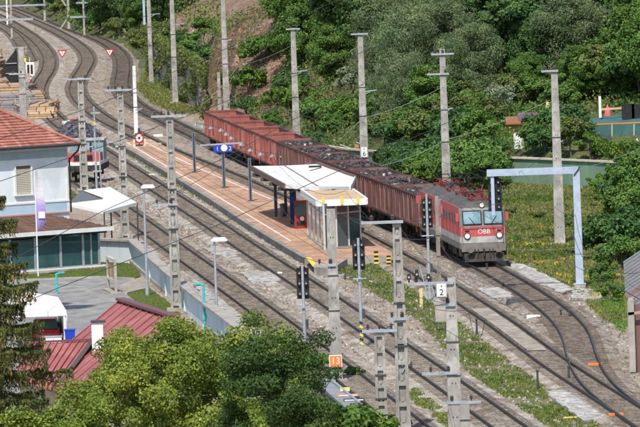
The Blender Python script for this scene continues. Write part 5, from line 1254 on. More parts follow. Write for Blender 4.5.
def parasol(u, v, vt, m_, l, w=.25):
    b = on_hill(u, v); h = at(u, vt, b.y).z - b.z; r = thing('parasol', l, 'parasol', b, 0, 'closed parasols in the gardens')
    part('pole', MB().tube((0, 0, 0), (0, 0, h), .03), WHITE, r); part('closed_cloth', MB().lathe((0, 0, 0), [(w * .55, h * .3), (w, h * .38), (w * .85, h * .6), (w * .5, h * .85), (.03, h * .97)], 7), m_, r)
    part('foot', MB().tube((0, 0, -.02), (0, 0, .12), .25), CONC2, r)
parasol(608, 124, 105, mat('coral_cloth', (.62, .13, .12), .8), 'coral red closed parasol in front of the turquoise net', .32)
parasol(637.5, 155, 138, mat('pink_cloth', (.72, .45, .42), .8), 'pale pink closed parasol on the hedge at the right edge', .22)
parasol(549, 121, 91, mat('yellow_cloth', (.72, .58, .32), .8), 'tall yellow closed parasol left of the right hand pole', .26)
def hut(u, v, wpx, hpx, mw, mr, l, name='garden_shed', flat=True, d=3.0):
    b = on_hill(u, v); k = F / b.y; W_, H_ = wpx / k, hpx / k; r = thing(name, l, 'shed', b)
    part('wall', MB().box((0, d / 2, H_ * .36), (W_ * .86, d, H_ * .74)), mw, r)
    part('roof', MB().add([(-W_ / 2, -.3, H_ * .72), (W_ / 2, -.3, H_ * .72), (W_ / 2, d + .3, H_), (-W_ / 2, d + .3, H_), (-W_ / 2, -.3, H_ * .64), (W_ / 2, -.3, H_ * .64), (W_ / 2, d + .3, H_ * .92), (-W_ / 2, d + .3, H_ * .92)], [(0, 1, 2, 3), (7, 6, 5, 4), (0, 4, 5, 1), (1, 5, 6, 2), (2, 6, 7, 3), (3, 7, 4, 0)]), mr, r)
    part('door', MB().box((-W_ * .15, -.02, H_ * .3), (W_ * .22, .03, H_ * .55)), BRF, r); part('window', MB().box((W_ * .2, -.02, H_ * .4), (W_ * .2, .03, H_ * .25)), GLASSD, r); return r
hut(601, 151, 24, 14, mat('dark_timber', (.045, .03, .028), .8), mat('dark_felt', (.05, .05, .055), .7), 'dark timber garden shed above the hedge on the terrace')
hut(529, 132, 20, 18, mat('brown_plum_wall', (.22, .13, .13), .8), mat('plum_roof', (.16, .09, .13), .6), 'plum roofed shed among the bushes left of the right hand pole')
hut(514, 136, 15, 18, mat('orange_wall', (.55, .20, .05), .8), mat('rust_roof', (.28, .12, .06), .8), 'bright orange shed half hidden in the bushes')
b = on_hill(519, 150); r = thing('water_tank', 'white tank among the bushes below the orange shed', 'tank', b); part('body', MB().lathe((0, 0, 0), [(.3, 0), (.4, .1), (.42, 1.2), (.3, 1.35), (.1, 1.4)], 12), WHITE, r); part('lid', MB().tube((0, 0, 1.38), (0, 0, 1.45), .15), STEEL, r)
# dirt bank in the meadow
for i, px in enumerate(([(520, 232), (540, 222), (552, 226), (545, 231)], [(518, 243), (545, 236), (575, 246), (560, 249), (530, 247)])):
    sheet('dirt_patch', [(u, v) for u, v in px], mat('sandy_soil', (.36, .28, .19), .95, (.25, .2, .13), 1.5), .05 + .01 * i, rag=.25)

# ------------------------------------------------------------------ foliage
def leafmat(name, a, b_, tr=.25, isl=.35, rnd=.12, rough=.55):
    hi_ = tuple(min(1, c * q) for c, q in zip(a, (1.55, 1.3, 1.25)))
    return mat(name, a, rough + .1, b_, .8, 5, island=isl, rnd=rnd, transl=tr, spec=.2, col3=hi_, s3=.45, lo3=.5, hi3=.68, lo=.4, hi=.6)
LM = {
    'none': None,
    'maple': leafmat('leaf_yellow_green', (.205, .265, .045), (.115, .175, .024), .3),
    'dark': leafmat('leaf_dark_green', (.085, .17, .048), (.045, .105, .03)),
    'mid': leafmat('leaf_mid_green', (.12, .215, .045), (.07, .15, .03)),
    'bright': leafmat('leaf_bright_green', (.14, .24, .04), (.085, .17, .03)),
    'olive': leafmat('leaf_grey_olive', (.17, .235, .11), (.095, .15, .062)),
    'silver': leafmat('leaf_silver', (.34, .40, .26), (.17, .23, .12)),
    'shrub': leafmat('leaf_deep_green', (.07, .13, .03), (.045, .09, .022)),
    'spruce': leafmat('needle_green', (.115, .13, .035), (.06, .08, .022), .15, .35),
    'ivy': leafmat('leaf_ivy', (.11, .17, .04), (.16, .165, .06)),
    'grass': leafmat('grass_blade', (.13, .18, .035), (.19, .20, .065), .3, .4),
    'grassd': leafmat('grass_blade_dark', (.07, .13, .02), (.12, .17, .03), .3, .4),
    'gold': leafmat('flower_yellow', (.55, .42, .03), (.40, .32, .04), .2, .3),
    'dry': leafmat('dry_twigs', (.28, .185, .14), (.16, .10, .075), .05, .4),
    'meadow': leafmat('meadow_grass', (.17, .21, .05), (.25, .235, .09), .3, .45),
}
BARK = mat('bark', (.10, .078, .058), .9, (.17, .145, .12), 3, bump=.5, stretch=(1, 1, .3))
def crown(r, rx, rz_, cz, nclump, nleaf, size, droop=0.0, asp=1.5, hollow=.35, flat=.0, cr=(.17, .32), skirt=.35):
    """leaf kites in clumps spread through an uneven ellipsoid"""
    u = nrm(r.normal(size=(nclump, 3))); u[:, 2] = np.where(u[:, 2] < -skirt, -u[:, 2] * .8, u[:, 2]); u = nrm(u)
    lump = 1 + .18 * np.sin(u[:, 0] * 5 + r.uniform(0, 6)) * np.cos(u[:, 1] * 4 + r.uniform(0, 6)) + r.uniform(-.16, .14, nclump)
    rad = (hollow + (1 - hollow) * r.random(nclump) ** .45) * lump
    C = u * rad[:, None] * np.array([rx, rx, rz_]) * .82 + np.array([0, 0, cz]); R = r.uniform(*cr, nclump) * rx
    w = R ** 2; w /= w.sum(); ci = r.choice(nclump, nleaf, p=w); d = nrm(r.normal(size=(nleaf, 3))); rr = r.random(nleaf) ** .38
    P = C[ci] + d * (R[ci] * rr)[:, None] * np.array([1, 1, .72]); P[:, 2] -= droop * rr * R[ci]
    out = nrm(P - np.array([0, 0, cz])); N = nrm(d * .55 + out * .35 + np.array([0, 0, .45]) + r.normal(size=(nleaf, 3)) * .55)
    return kites(P, N, np.full(nleaf, size), asp, droop, r), C, R
def limbs(r, C, cz, h0, rt, nl=14):
    mb = MB(); base = Vector((0, 0, -.6)); fork = Vector((r.uniform(-.2, .2), r.uniform(-.2, .2), h0)); mb.tube(base, fork, rt, rt * .72, 9)
    top = Vector((r.uniform(-.4, .4), r.uniform(-.4, .4), cz + (cz - h0) * .5)); mb.tube(fork, top, rt * .72, rt * .25, 8)
    for c in C[r.choice(len(C), min(nl, len(C)), replace=False)]:
        c = Vector(c); t = r.uniform(.0, .7); s = fork.lerp(top, t); m = s.lerp(c, .5) + Vector((0, 0, .25)); mb.tube(s, m, rt * .32, rt * .2, 6); mb.tube(m, c, rt * .2, rt * .07, 5)
    return mb
def tree_proto(seed, rx, rz_, cz, ncl, nl, size, kind, h0=1.4, rt=.2, **kw):
    r = np.random.default_rng(seed); V, C, R = crown(r, rx, rz_, cz, ncl, nl, size, **kw)
    cm = mesh_np('crown', V, 4); cm.materials.append(LM[kind]); tm = limbs(r, C, cz, h0, rt).mesh('trunk'); tm.materials.append(BARK); return cm, tm
def place_tree(name, proto, loc_, s, rz_, label, group=None, cat='tree', sz=None):
    e = thing(name, label, cat, loc_, rz_, group); e.scale = (s, s, sz or s)
    link('crown' if cat == 'tree' else 'foliage', proto[0], None, e); link('trunk' if cat == 'tree' else 'stem', proto[1], None, e); return e
PROT = {
    'dark': [tree_proto(1, 3.6, 5.2, 5.2, 95, 26000, .27, 'dark', skirt=.9), tree_proto(2, 3.9, 4.6, 4.6, 100, 26000, .27, 'dark', skirt=.9)],
    'mid': [tree_proto(3, 3.4, 4.8, 4.7, 90, 24000, .25, 'mid', skirt=.9), tree_proto(4, 3.8, 4.3, 4.2, 95, 24000, .26, 'mid', skirt=.9)],
    'olive': [tree_proto(5, 3.8, 5.4, 5.3, 110, 34000, .2, 'olive', asp=2.6, droop=.5, skirt=.9), tree_proto(6, 4.2, 4.8, 4.7, 110, 34000, .2, 'olive', asp=2.6, droop=.5, skirt=.9)],
    'weed': [tree_proto(13, .9, .45, .35, 16, 1500, .16, 'mid', h0=.1, rt=.02), tree_proto(14, 1.0, .6, .45, 16, 1500, .15, 'ivy', h0=.1, rt=.02)],
    'bright': [tree_proto(7, 1.8, 1.5, 1.5, 30, 5500, .22, 'bright', h0=.3, rt=.07), tree_proto(8, 2.0, 1.3, 1.3, 34, 5500, .22, 'mid', h0=.3, rt=.07)],
    'bush': [tree_proto(9, 1.8, 1.6, 1.5, 30, 5500, .20, 'mid', h0=.3, rt=.07), tree_proto(10, 2.0, 1.3, 1.3, 34, 5500, .20, 'dark', h0=.3, rt=.07), tree_proto(12, 1.9, 1.5, 1.4, 30, 5500, .19, 'ivy', h0=.3, rt=.07)],
    'silver': [tree_proto(11, 1.8, 1.9, 2.0, 26, 4500, .26, 'silver', asp=2.4, h0=.5, rt=.08)],
}
pr = random.Random(21)
LMK = [(215, 'behind the rearmost wagon'), (250, 'beside the brown twigs'), (285, 'right of the brown twigs'), (320, 'left of the kilometre board pole'), (362, 'behind the kilometre board pole'), (405, 'right of the kilometre board pole'), (445, 'behind the crossarm pole'), (485, 'left of the orange shed'), (520, 'above the orange shed'), (555, 'behind the right hand pole'), (590, 'right of the right hand pole'), (640, 'above the turquoise net')]
LOOK = {'dark': 'dark green broad leaved tree', 'mid': 'mid green bushy tree', 'olive': 'grey green fine leaved tree', 'bright': 'fresh green rounded bush', 'bush': 'deep green low bush', 'silver': 'silvery pale bush'}
def lbl(kind, u, v, s):
    lm = min(LMK, key=lambda q: abs(q[0] - u))[1]
    return ('tall ' if s > 1.12 else 'small ' if s < .85 else '') + LOOK[kind] + ' ' + ('low on the slope, ' if v > 105 else 'mid slope, ' if v > 60 else 'on the upper slope, ' if v > 10 else 'at the top, ') + lm
def forest(u, v, kind, s=None):
    b = on_hill(u, v); s = s or pr.uniform(.8, 1.25); b.z -= .15
    tree = kind in ('dark', 'mid', 'olive')
    place_tree({'dark': 'deciduous_tree', 'mid': 'deciduous_tree', 'olive': 'willow_tree'}.get(kind, 'bush'), pr.choice(PROT[kind]), b, s, pr.uniform(0, 6.28), lbl(kind, u, v, s), {'dark': 'trees on the wooded slope', 'mid': 'trees on the wooded slope', 'olive': 'trees on the wooded slope'}.get(kind, 'bushes on the slope'), 'tree' if tree else 'bush', sz=s * pr.uniform(.9, 1.15))
# far rows first: high on the slope, then down to its foot
for v in (-72, -48, -22, 4, 28, 50):
    u = 285 + pr.uniform(0, 20)
    while u < 700:
        k = 'dark' if u < 375 else 'olive' if u < 500 else pr.choice(['dark', 'mid', 'olive', 'dark'])
        if u < 400 and v > 30 : k = pr.choice(['dark', 'mid'])
        forest(u + pr.uniform(-8, 8), v + pr.uniform(-10, 10), k); u += pr.uniform(34, 48)
for u, v, k, s in ((300, 70, 'mid', .8), (330, 88, 'mid', .75), (390, 88, 'olive', .95), (418, 100, 'olive', 1.0), (455, 92, 'olive', 1.05), (474, 106, 'olive', .8), (500, 80, 'dark', .95), (540, 74, 'dark', 1.1), (572, 84, 'olive', .95), (600, 84, 'olive', .9), (632, 90, 'mid', .95), (660, 96, 'mid', 1.0), (430, 135, 'mid', .72), (405, 130, 'olive', .7), (536, 90, 'dark', .7)):
    forest(u, v, k, s)
for u, v, k, s in ((250, 96, 'bright', 1.1), (262, 66, 'bright', 1.2), (246, 118, 'bush', .9), (276, 112, 'bright', .9), (300, 118, 'bright', 1.2), (322, 128, 'bright', 1.25), (345, 128, 'bright', 1.1), (332, 142, 'bush', .9), (372, 132, 'bush', 1.3), (385, 150, 'bush', 1.1), (402, 158, 'bush', 1.5), (425, 158, 'bush', 1.4), (440, 165, 'bush', 1.0), (462, 158, 'bush', 1.6), (478, 150, 'bright', 1.1), (492, 165, 'bush', .9), 
                   (352, 100, 'silver', 1.0), (373, 84, 'silver', 1.25), (392, 96, 'silver', 1.0), (500, 122, 'silver', .9), (535, 152, 'bush', .9), (560, 147, 'bush', 1.45), (572, 152, 'bush', 1.15), (545, 156, 'bush', .9), (590, 158, 'bright', .7), (630, 149, 'bright', .35), (512, 112, 'bush', 1.3), (540, 112, 'bush', 1.2), (528, 104, 'mid', .55), (578, 104, 'mid', .6), (596, 98, 'bush', 1.6), (618, 98, 'mid', .6), (640, 100, 'bush', 1.6), (562, 122, 'bush', 1.2), (470, 128, 'bright', 1.2), (455, 140, 'bush', 1.3), (228, 92, 'bush', .8), (270, 138, 'bush', .8), (292, 100, 'bush', 1.1), (205, 40, 'bush', 1.0)):
    forest(u, v, k, s)
for i in range(24):
    u = 398 + 100 * pr.random(); v = pr.uniform(118, 168)
    if 560 < u < 650 and v < 150: continue
    if 500 < u < 530 and v > 118: continue
    forest(u, v, pr.choice(['bush', 'bush', 'bright']), pr.uniform(.6, 1.2))
for i, (u, v, s) in enumerate(((392, 181, .7), (408, 184, 1.0), (424, 188, .9), (436, 186, 1.25), (456, 190, 1.1), (470, 191, 1.3), (484, 193, 1.0), (497, 192, .6), (420, 178, 1.2), (449, 182, 1.4), (473, 184, 1.5), (486, 186, 1.1), (402, 175, 1.0), (385, 172, .7), (325, 163, .7), (312, 158, .9), (620, 200, .9), (600, 198, .6))):
    place_tree('bush', pr.choice(PROT['bush'] + PROT['bright']), g(u, v), s, pr.uniform(0, 6), 'bush in front of the green boarded wall, ' + ('behind the loaded wagons' if u < 415 else 'left of the right hand pole' if u < 560 else 'right of the portal'), 'bushes before the green wall', 'bush')
# hedge on the terrace edge
r = np.random.default_rng(40)
def leaf_mass(pts_fn, n, size, kind, name, label, cat=None, asp=1.5, up=.5, kindtag='stuff', along=None, droop=0):
    P = pts_fn(n); N = nrm(r.normal(size=(len(P), 3)) + np.array([0, 0, up])); al = None if along is None else np.tile(np.array(along, float), (len(P), 1))
    me = mesh_np(name, kites(P, N, np.full(len(P), size), asp, droop, r, al), 4); o = link(name, me, LM[kind]); o['label'] = label
    if cat: o['category'] = cat
    if kindtag: o['kind'] = kindtag
    return o
ha, hb_ = on_hill(598, 157), on_hill(670, 157)
def hedge_pts(n):
    t = r.random(n)[:, None]; A = np.array(ha) * (1 - t) + np.array(hb_) * t; z = r.random(n) ** .6 * 1.15
    return A + np.stack([r.normal(0, .1, n), r.uniform(-.5, .5, n) * (1 - .3 * z), z + .1 * np.sin(t[:, 0] * 40)], 1)
leaf_mass(hedge_pts, 9000, .16, 'bright', 'hedge', 'trimmed light green hedge on top of the terrace wall', 'hedge', kindtag='thing')
# trees and bushes right of the tracks, far upper left
for u, v, k, s in ((28, 2, 'mid', .9), (45, 8, 'dark', 1.0), (58, 12, 'dark', 1.2), (92, 22, 'dark', 1.4), (112, 30, 'dark', 1.4), (128, 30, 'dark', 1.5), (140, 36, 'mid', 1.2), (118, 18, 'dark', 1.6), (98, 8, 'dark', 1.6), (70, 6, 'dark', 1.2), (48, -6, 'dark', 1.2), (145, 16, 'dark', 1.6), (160, 30, 'dark', 1.2), (168, 18, 'dark', 1.4), (182, 10, 'dark', 1.4), (130, 8, 'dark', 1.6), (20, -12, 'mid', 1.2), (155, -4, 'dark', 1.5), (176, -14, 'dark', 1.5), (84, 14, 'mid', 1.0)):
    b = on_hill(u, v); b.z -= .1; s *= pr.uniform(.9, 1.1) * .8
    side = 'left of' if u < 69 else 'right of'
    place_tree('deciduous_tree', pr.choice(PROT[k]), b, s, pr.uniform(0, 6.28), ('mid green' if k == 'mid' else 'dark green') + (' large' if s > 1 else ' smaller') + ' tree beyond the far tracks, ' + side + ' the thick white gantry post', 'trees beyond the far tracks')
for u, v in ((100, 33), (118, 40), (135, 46), (78, 27), (92, 31), (60, 19), (40, 10), (144, 58), (150, 50), (160, 44), (172, 50), (184, 52), (196, 64), (207, 74)):
    b = on_hill(u, v); s = pr.uniform(.8, 1.3)
    place_tree('bush', pr.choice(PROT['bush']), b, s, pr.uniform(0, 6.28), 'ragged green bush on the bank ' + ('above the ivy covered wall' if u > 142 else 'along the far tracks behind the gantry posts'), 'bushes on the far bank', 'bush')
# bushes right of the curved track, below the portal
for u, v, s, k, l in ((612, 262, 1.5, 'bush', 'large bush right of the portal post, above the striped shed'), (635, 240, 1.9, 'mid', None), (622, 282, 1.2, 'bush', 'dark bush between the portal post and the striped shed'), (604, 292, .75, 'bright', 'light green climbing bush left of the striped shed'), (612, 305, .6, 'bright', 'low light green bush at the left wall of the striped shed'), (648, 262, 1.8, 'bush', 'bush hidden behind the striped shed roof'), (628, 218, 1.6, 'bush', 'round bush below the right end of the garden wall'), (600, 240, .8, 'bush', 'small bush right behind the portal post'), (645, 205, 1.8, 'bush', 'bush at the picture edge under the terrace wall')):
    b = g(u, v); pro = PROT[k][0] if k != 'mid' else tree_proto(51, 2.6, 2.7, 2.7, 50, 16000, .2, 'mid', h0=.5, rt=.12)
    if k == 'mid': place_tree('large_bush', pro, b, .95, 1.0, 'tall dense bush at the right picture edge above the striped shed', None, 'bush')
    else: place_tree('bush', pr.choice(PROT[k]), b, s * .8, pr.uniform(0, 6), l, 'bushes right of the curved track', 'bush')
# low weeds that break up the meadow
for i in range(60):
    u = pr.uniform(470, 650); v = pr.uniform(200, 262)
    if v > 200 + (u - 430) * .9: continue
    if abs(u - 484) < 30 and v > 225: continue
    place_tree('weed', pr.choice(PROT['weed']), g(u, v), pr.uniform(.3, .7), pr.uniform(0, 6), 'leafy weed clump standing in the meadow grass right of the locomotive', 'weed clumps in the meadow', 'weed')
for i in range(14):
    t = pr.random(); u = 335 + 130 * t + pr.uniform(-8, 8); v = 176 + 50 * t - pr.uniform(4, 18)
    place_tree('weed', pr.choice(PROT['weed']), g(u, v), pr.uniform(.7, 1.3), pr.uniform(0, 6), 'leafy weed clump between the loaded wagons and the green wall', 'weed clumps behind the wagons', 'weed')
# tree left of the picture whose shade falls on the car park
place_tree('deciduous_tree', tree_proto(91, 5.2, 6.5, 31.5, 34, 26000, .36, 'mid', h0=24, rt=.5, skirt=.9), Vector((-22.6, 416, 0)), 1.0, 1.0, 'large tree beyond the left edge, its shade falls on the car park')
# foreground maple, deep green shrub, spruce
b = g(200, 560); b.y = 300; b = Vector((at(190, 420, 300).x, 300, 0))
mp = tree_proto(61, 6.3, 4.1, 4.25, 230, 105000, .13, 'maple', h0=1.6, rt=.24, cr=(.07, .145), skirt=.8, asp=1.5)
place_tree('maple_tree', mp, b, 1.0, .6, 'large yellow green broad leaved tree in the foreground, in front of the red metal roof', sz=1.03)
mp2 = tree_proto(63, 2.7, 3.4, 6.6, 90, 42000, .12, 'maple', h0=2.2, rt=.14, cr=(.14, .24), skirt=.8, asp=1.35)
place_tree('maple_tree', mp2, Vector((at(60, 430, 240).x, 240, 0)), 1.0, 2.1, 'smaller yellow green tree at the lower left corner, in front of the spruce')
sh2 = tree_proto(62, 2.95, 4.3, 4.15, 110, 52000, .12, 'shrub', h0=.8, rt=.12, cr=(.12, .24), skirt=.8, asp=1.9)
place_tree('shrub', sh2, Vector((at(279, 420, 288).x, 288, 0)), 1.08, 1.2, 'dense deep green shrub in front of the large yellow green tree, bottom middle', None, 'shrub', sz=1.13)
sh3 = tree_proto(64, 1.8, 1.5, 1.7, 44, 15000, .15, 'bright', h0=.4, rt=.06, skirt=.8)
place_tree('bush', sh3, Vector((at(342, 440, 292).x, 292, 1.0)), 1.35, .2, 'bright green bush in front of the yellow wall, right of the deep green shrub', None, 'bush')
for u, v, s, l in ((312, 372, .9, 'twiggy shrub at the foot of the pole with the orange 13 board'), (352, 378, .5, 'small weed bush right of the 13 board pole foot'), (258, 350, .7, 'green bush behind the maple beside the white gravel'), (405, 432, .45, 'small green bush at the foot of the tallest ladder backed pole')):
    place_tree('bush', PROT['weed'][0], g(u, v), s * 1.5, pr.uniform(0, 6), l, None, 'bush')
# spruce
def spruce():
    rr = np.random.default_rng(77); mb = MB(); H = 16.2; mb.tube((0, 0, -.5), (0, 0, H), .24, .03, 8); VS = []; CN = MB()
    z = 1.6
    while z < H - .2:
        L = (H - z) * .25 + .35; nb = 8 if L > 1 else 6; a0 = rr.uniform(0, 6.28)
        for k in range(nb):
            a = a0 + 6.283 * k / nb + rr.uniform(-.2, .2); l = L * rr.uniform(.65, 1.3); n = int(160 + 520 * l)
            tip = np.array([math.cos(a) * l, math.sin(a) * l, z - .32 * l + rr.uniform(-.1, .1)]); t = rr.random(n) ** .8
            base = np.array([0, 0, z]); P = base + (tip - base) * t[:, None]; P[:, 2] += .28 * l * (t ** 2) - .05
            side = np.array([-math.sin(a), math.cos(a), 0]); wdt = (1 - t * .75) * .36 * min(1, l)
            P += side * (rr.uniform(-1, 1, n) * wdt)[:, None]; hang = rr.random(n) ** 1.6 * (.55 * min(1, l) + .08) * (.6 + .5 * np.sin(t * 30 + k)); P[:, 2] -= hang
            al = np.tile(np.array([0, 0, -1.]), (n, 1)) + (tip - base) / max(l, .1) * .5; N = nrm(rr.normal(size=(n, 3)) + np.array([math.cos(a), math.sin(a), .2]))
            VS.append(kites(P, N, np.full(n, .13), 3.2, 0, rr, al)); mb.tube(tuple(base), tuple(tip), .035 * min(1.5, l), .008, 5)
            if z > 6 and l > .5:
                for q in range(rr.integers(3, 8)):
                    c = base + (tip - base) * rr.uniform(.55, 1.0); c[2] -= rr.uniform(.05, .2); CN.lathe(tuple(c), [(.005, 0), (.03, -.02), (.035, -.08), (.02, -.13), (.002, -.14)], 6)
        z += rr.uniform(.62, .85)
    e = thing('spruce_tree', 'dark hanging spruce with brown cones along the left edge of the picture', 'tree', Vector((at(-4, 300, 250).x, 250, 0)))
    cm = mesh_np('crown', np.concatenate(VS), 4); link('crown', cm, LM['spruce'], e); part('trunk', mb, BARK, e); part('cones', CN, mat('cone_brown', (.24, .125, .06), .8), e)['kind'] = 'stuff'
    return e
spruce()

# ------------------------------------------------------------------ ivy wall, undergrowth, grass
iw = bpy.data.objects.new('retaining_wall', None); COL.objects.link(iw); a, c = g(204, 113), g(152, 74); iw.location = (a.x, a.y, 0)
tag(iw, 'tall stone retaining wall overgrown with ivy, above the rearmost tracks', 'wall'); b0 = Vector(iw.location)
d = (c - a).normalized(); L = (c - a).length; STN = mat('wall_stone', (.28, .25, .22), .9, (.15, .13, .115), 2, bump=.4, rnd=.25)
rw = random.Random(3); k = 0
part('wall_core', MB().bar(dy(2.65) + d * .3, (c - a) + dy(2.65), .6, 5.3), STN, iw)
stone = None
for row in range(10):
    x = rw.uniform(0, 3)
    while x < L - 3 and k < 290:
        w_ = rw.uniform(2.2, 4.4)
        part('stone', MB().box((0, 0, 0), (w_ * .96, .16, .5)), STN, iw, d * (x + w_ / 2) + Vector((0, 0, .3 + row * .53)) + Vector((d.y, -d.x, 0)) * -(.0) + Vector((-abs(d.y), d.x * (1 if d.y > 0 else -1), 0)) * (.36 + rw.uniform(-.04, .06))).rotation_euler = (0, 0, math.atan2(d.y, d.x)); x += w_; k += 1
nrmw = Vector((-d.y, d.x, 0)); nrmw = nrmw if nrmw.x < 0 else -nrmw
def ivy_pts(n):
    t = r.uniform(-.16, 1.02, n); z = r.random(n) * 6.0 - .2; m = (np.sin(t * 37) + np.sin(t * 91 + z * 1.5) * .8 + np.cos(z * 2.1 + t * 20) * .6 + np.where(z > 4.3, 1.8, 0)) > .8
    t, z = t[m], z[m]; o = r.uniform(.42, 1.3, len(t)) * (.5 + .5 * np.sin(t * 60 + z) ** 2)
    return np.array(a)[None] + np.array(c - a)[None] * t[:, None] + np.array(nrmw)[None] * o[:, None] + np.stack([0 * z, 0 * z, z], 1)
leaf_mass(ivy_pts, 42000, .30, 'ivy', 'ivy', 'ivy and creepers hanging over the stone retaining wall')
def hill_pts(box, dens_fn, zmax):
    def f(n):
        x = r.uniform(box[0], box[1], n); y = r.uniform(box[2], box[3], n); P = np.stack([x, y], 1); D = toe_dist(P); m = dens_fn(P, D); P = P[m]; z = hgt(P)
        return np.column_stack([P, z + r.random(len(P)) ** 1.5 * zmax])
    return f
def brown(P):
    uu = CX + F * P[:, 0] / P[:, 1]; return (uu > 190 + 8 * np.sin(P[:, 1] * .7)) & (uu < 284 + 9 * np.sin(P[:, 1] * .9)) & (toe_dist(P) > 5 + 3 * np.sin(P[:, 1] * .4)) & (wav(P, .5, 5) < .8)
leaf_mass(hill_pts((-35, 30, 625, 790), lambda P, D: (D > .6) & (D < 30) & ~brown(P) & (wav(P, .35) + wav(P, .9, 3) * .5 > .0), 1.3), 190000, .26, 'ivy', 'undergrowth', 'weedy undergrowth on the slope behind the wagons', up=1.0)
leaf_mass(hill_pts((-35, 30, 625, 790), lambda P, D: (D > .6) & (D < 34) & ~brown(P) & (wav(P, .3, 4) + wav(P, .8, 1) * .5 > .25), 1.5), 150000, .26, 'mid', 'undergrowth', 'green undergrowth on the slope behind the wagons', up=1.0)
leaf_mass(hill_pts((-12, 40, 585, 660), lambda P, D: (D > 3.4) & (D < 34) & ~((P[:, 0] / P[:, 1] * F + CX > 576) & (D > 6) & (D < 24)) & (wav(P, .3, 9) > -.7), .9), 120000, .22, 'mid', 'undergrowth', 'green undergrowth in the gardens behind the green wall', up=1.0)
leaf_mass(hill_pts((-20, 12, 690, 780), lambda P, D: (D > 1.5) & (D < 40), .5), 60000, .55, 'dry', 'brushwood', 'brown dry twigs and litter on the bare slope above the red wagons', asp=9, up=1.2)
leaf_mass(hill_pts((-80, -10, 780, 1180), lambda P, D: (D > .2) & (D < 22) & (wav(P, .2) > -.4), 1.6), 90000, .4, 'ivy', 'undergrowth', 'weeds and undergrowth on the bank beside the far tracks', up=1.0)
# grass blades on the flat verges
def in_poly(P, poly):
    c_ = np.zeros(len(P), bool); n = len(poly)
    for i in range(n):
        a_, b_ = poly[i], poly[(i + 1) % n]; cond = (a_[1] > P[:, 1]) != (b_[1] > P[:, 1])
        with np.errstate(divide='ignore', invalid='ignore'): xi = (b_[0] - a_[0]) * (P[:, 1] - a_[1]) / (b_[1] - a_[1]) + a_[0]
        c_ ^= cond & (P[:, 0] < xi)
    return c_
TR = [TT, TP, TA, TB]
def clear_tracks(P, w=2.2):
    ok = np.ones(len(P), bool)
    for A in TR:
        for k in range(0, len(A) - 4, 4): pass
        o_ = np.argsort(A[:, 1]); xx = np.interp(P[:, 1], A[o_, 1], A[o_, 0]); ok &= np.abs(P[:, 0] - xx) > w
    return ok
def verge(px, n, size, kind, label, patch=.0, w=2.0, name='grass', clump=.35):
    poly = np.array([[g(u, v).x, g(u, v).y] for u, v in px]); lo, hi = poly.min(0), poly.max(0)
    P = np.stack([r.uniform(lo[0], hi[0], n), r.uniform(lo[1], hi[1], n)], 1)
    P = P[in_poly(P, poly) & (wav(P, clump) + .6 * wav(P, clump * 2.7, 1) > patch)]
    if w: P = P[clear_tracks(P, w)]
    rep = 5; P = np.repeat(P, rep, 0) + r.normal(0, size * .3, (len(P) * rep, 2)); z = r.random(len(P)) * size * .4 + size * .25
    P3 = np.column_stack([P, z + np.maximum(hgt(P), 0)]); N = nrm(r.normal(size=(len(P), 3)) * np.array([1, 1, .3])); al = np.tile(np.array([0, 0, 1.]), (len(P), 1)) + r.normal(size=(len(P), 3)) * .9
    o = link(name, mesh_np(name, kites(P3, N, np.full(len(P), size), 3.2, 0, r, al), 4), LM[kind]); o['kind'] = 'stuff'; o['label'] = label; return o
for i, (n, s, k, pt, w) in enumerate(((26000, .16, 'grass', -.95, 1.85), (12000, .26, 'meadow', -.8, 2.2), (22000, .18, 'grass', -.7, 1.45), (2400, .2, 'grass', -.8, 0), (5000, .2, 'meadow', -.3, 1.8), (14000, .34, 'meadow', -1.0, 1.7), (1600, .2, 'grass', -.4, 1.6))):
    verge(GRASS_PX[i], n, s, k, ['grass tufts in the strip between the platform end and the lower right tracks', 'tall grass right of the locomotive', 'weeds beside the pale blue wall', 'grass by the shunting engine', 'weeds along the platform foot', 'weeds below the ivy wall', 'grass tufts at the bottom among the tracks'][i], pt, w)
verge(GRASS_PX[0], 5000, .24, 'grassd', 'darker weed clumps between the platform end and the lower right tracks', .5, 1.9)
MEAD = [(520, 262), (470, 232), (420, 210), (380, 193), (330, 172), (300, 158), (345, 168.5), (487, 184), (640, 193), (700, 196), (700, 280), (640, 270), (575, 262)]
verge(MEAD, 42000, .36, 'meadow', 'tall yellowish meadow grass between the train and the garden wall', -1.2, 2.6, 'meadow_grass', .2)
verge(MEAD, 26000, .36, 'grassd', 'green weeds in the meadow behind the train', .1, 2.6, 'meadow_weeds', .22)
verge([(505, 250), (560, 215), (700, 215), (700, 300), (590, 300), (540, 268)], 2600, .34, 'gold', 'yellow flowering weeds around the portal post and beside the locomotive', .55, 2.6, 'flowers', .4)
verge([(590, 285), (625, 290), (625, 335), (605, 320)], 900, .3, 'bright', 'fresh green weeds left of the striped shed', -.5, 1.9)
allyard = [(20, 60), (140, 60), (420, 230), (640, 330), (640, 427), (300, 427), (100, 220)]
verge([(-30, 281), (60, 278), (100, 276.5), (135, 278.5), (141, 276), (133, 264), (97, 262.5), (60, 273), (-30, 277.5)], 12000, .09, 'grass', 'mown grass of the lawn before the veranda', -3, 0, 'lawn_grass')
verge([(126.5, 294.3), (150, 288), (162, 297), (181, 315), (160, 316.5), (139, 304)], 9000, .09, 'grass', 'mown grass of the corner lawn at the blue wall', -3, 0, 'lawn_grass')
verge(allyard, 12000, .14, 'grass', 'single weeds growing between the tracks', .35, 0, 'weeds', .6)
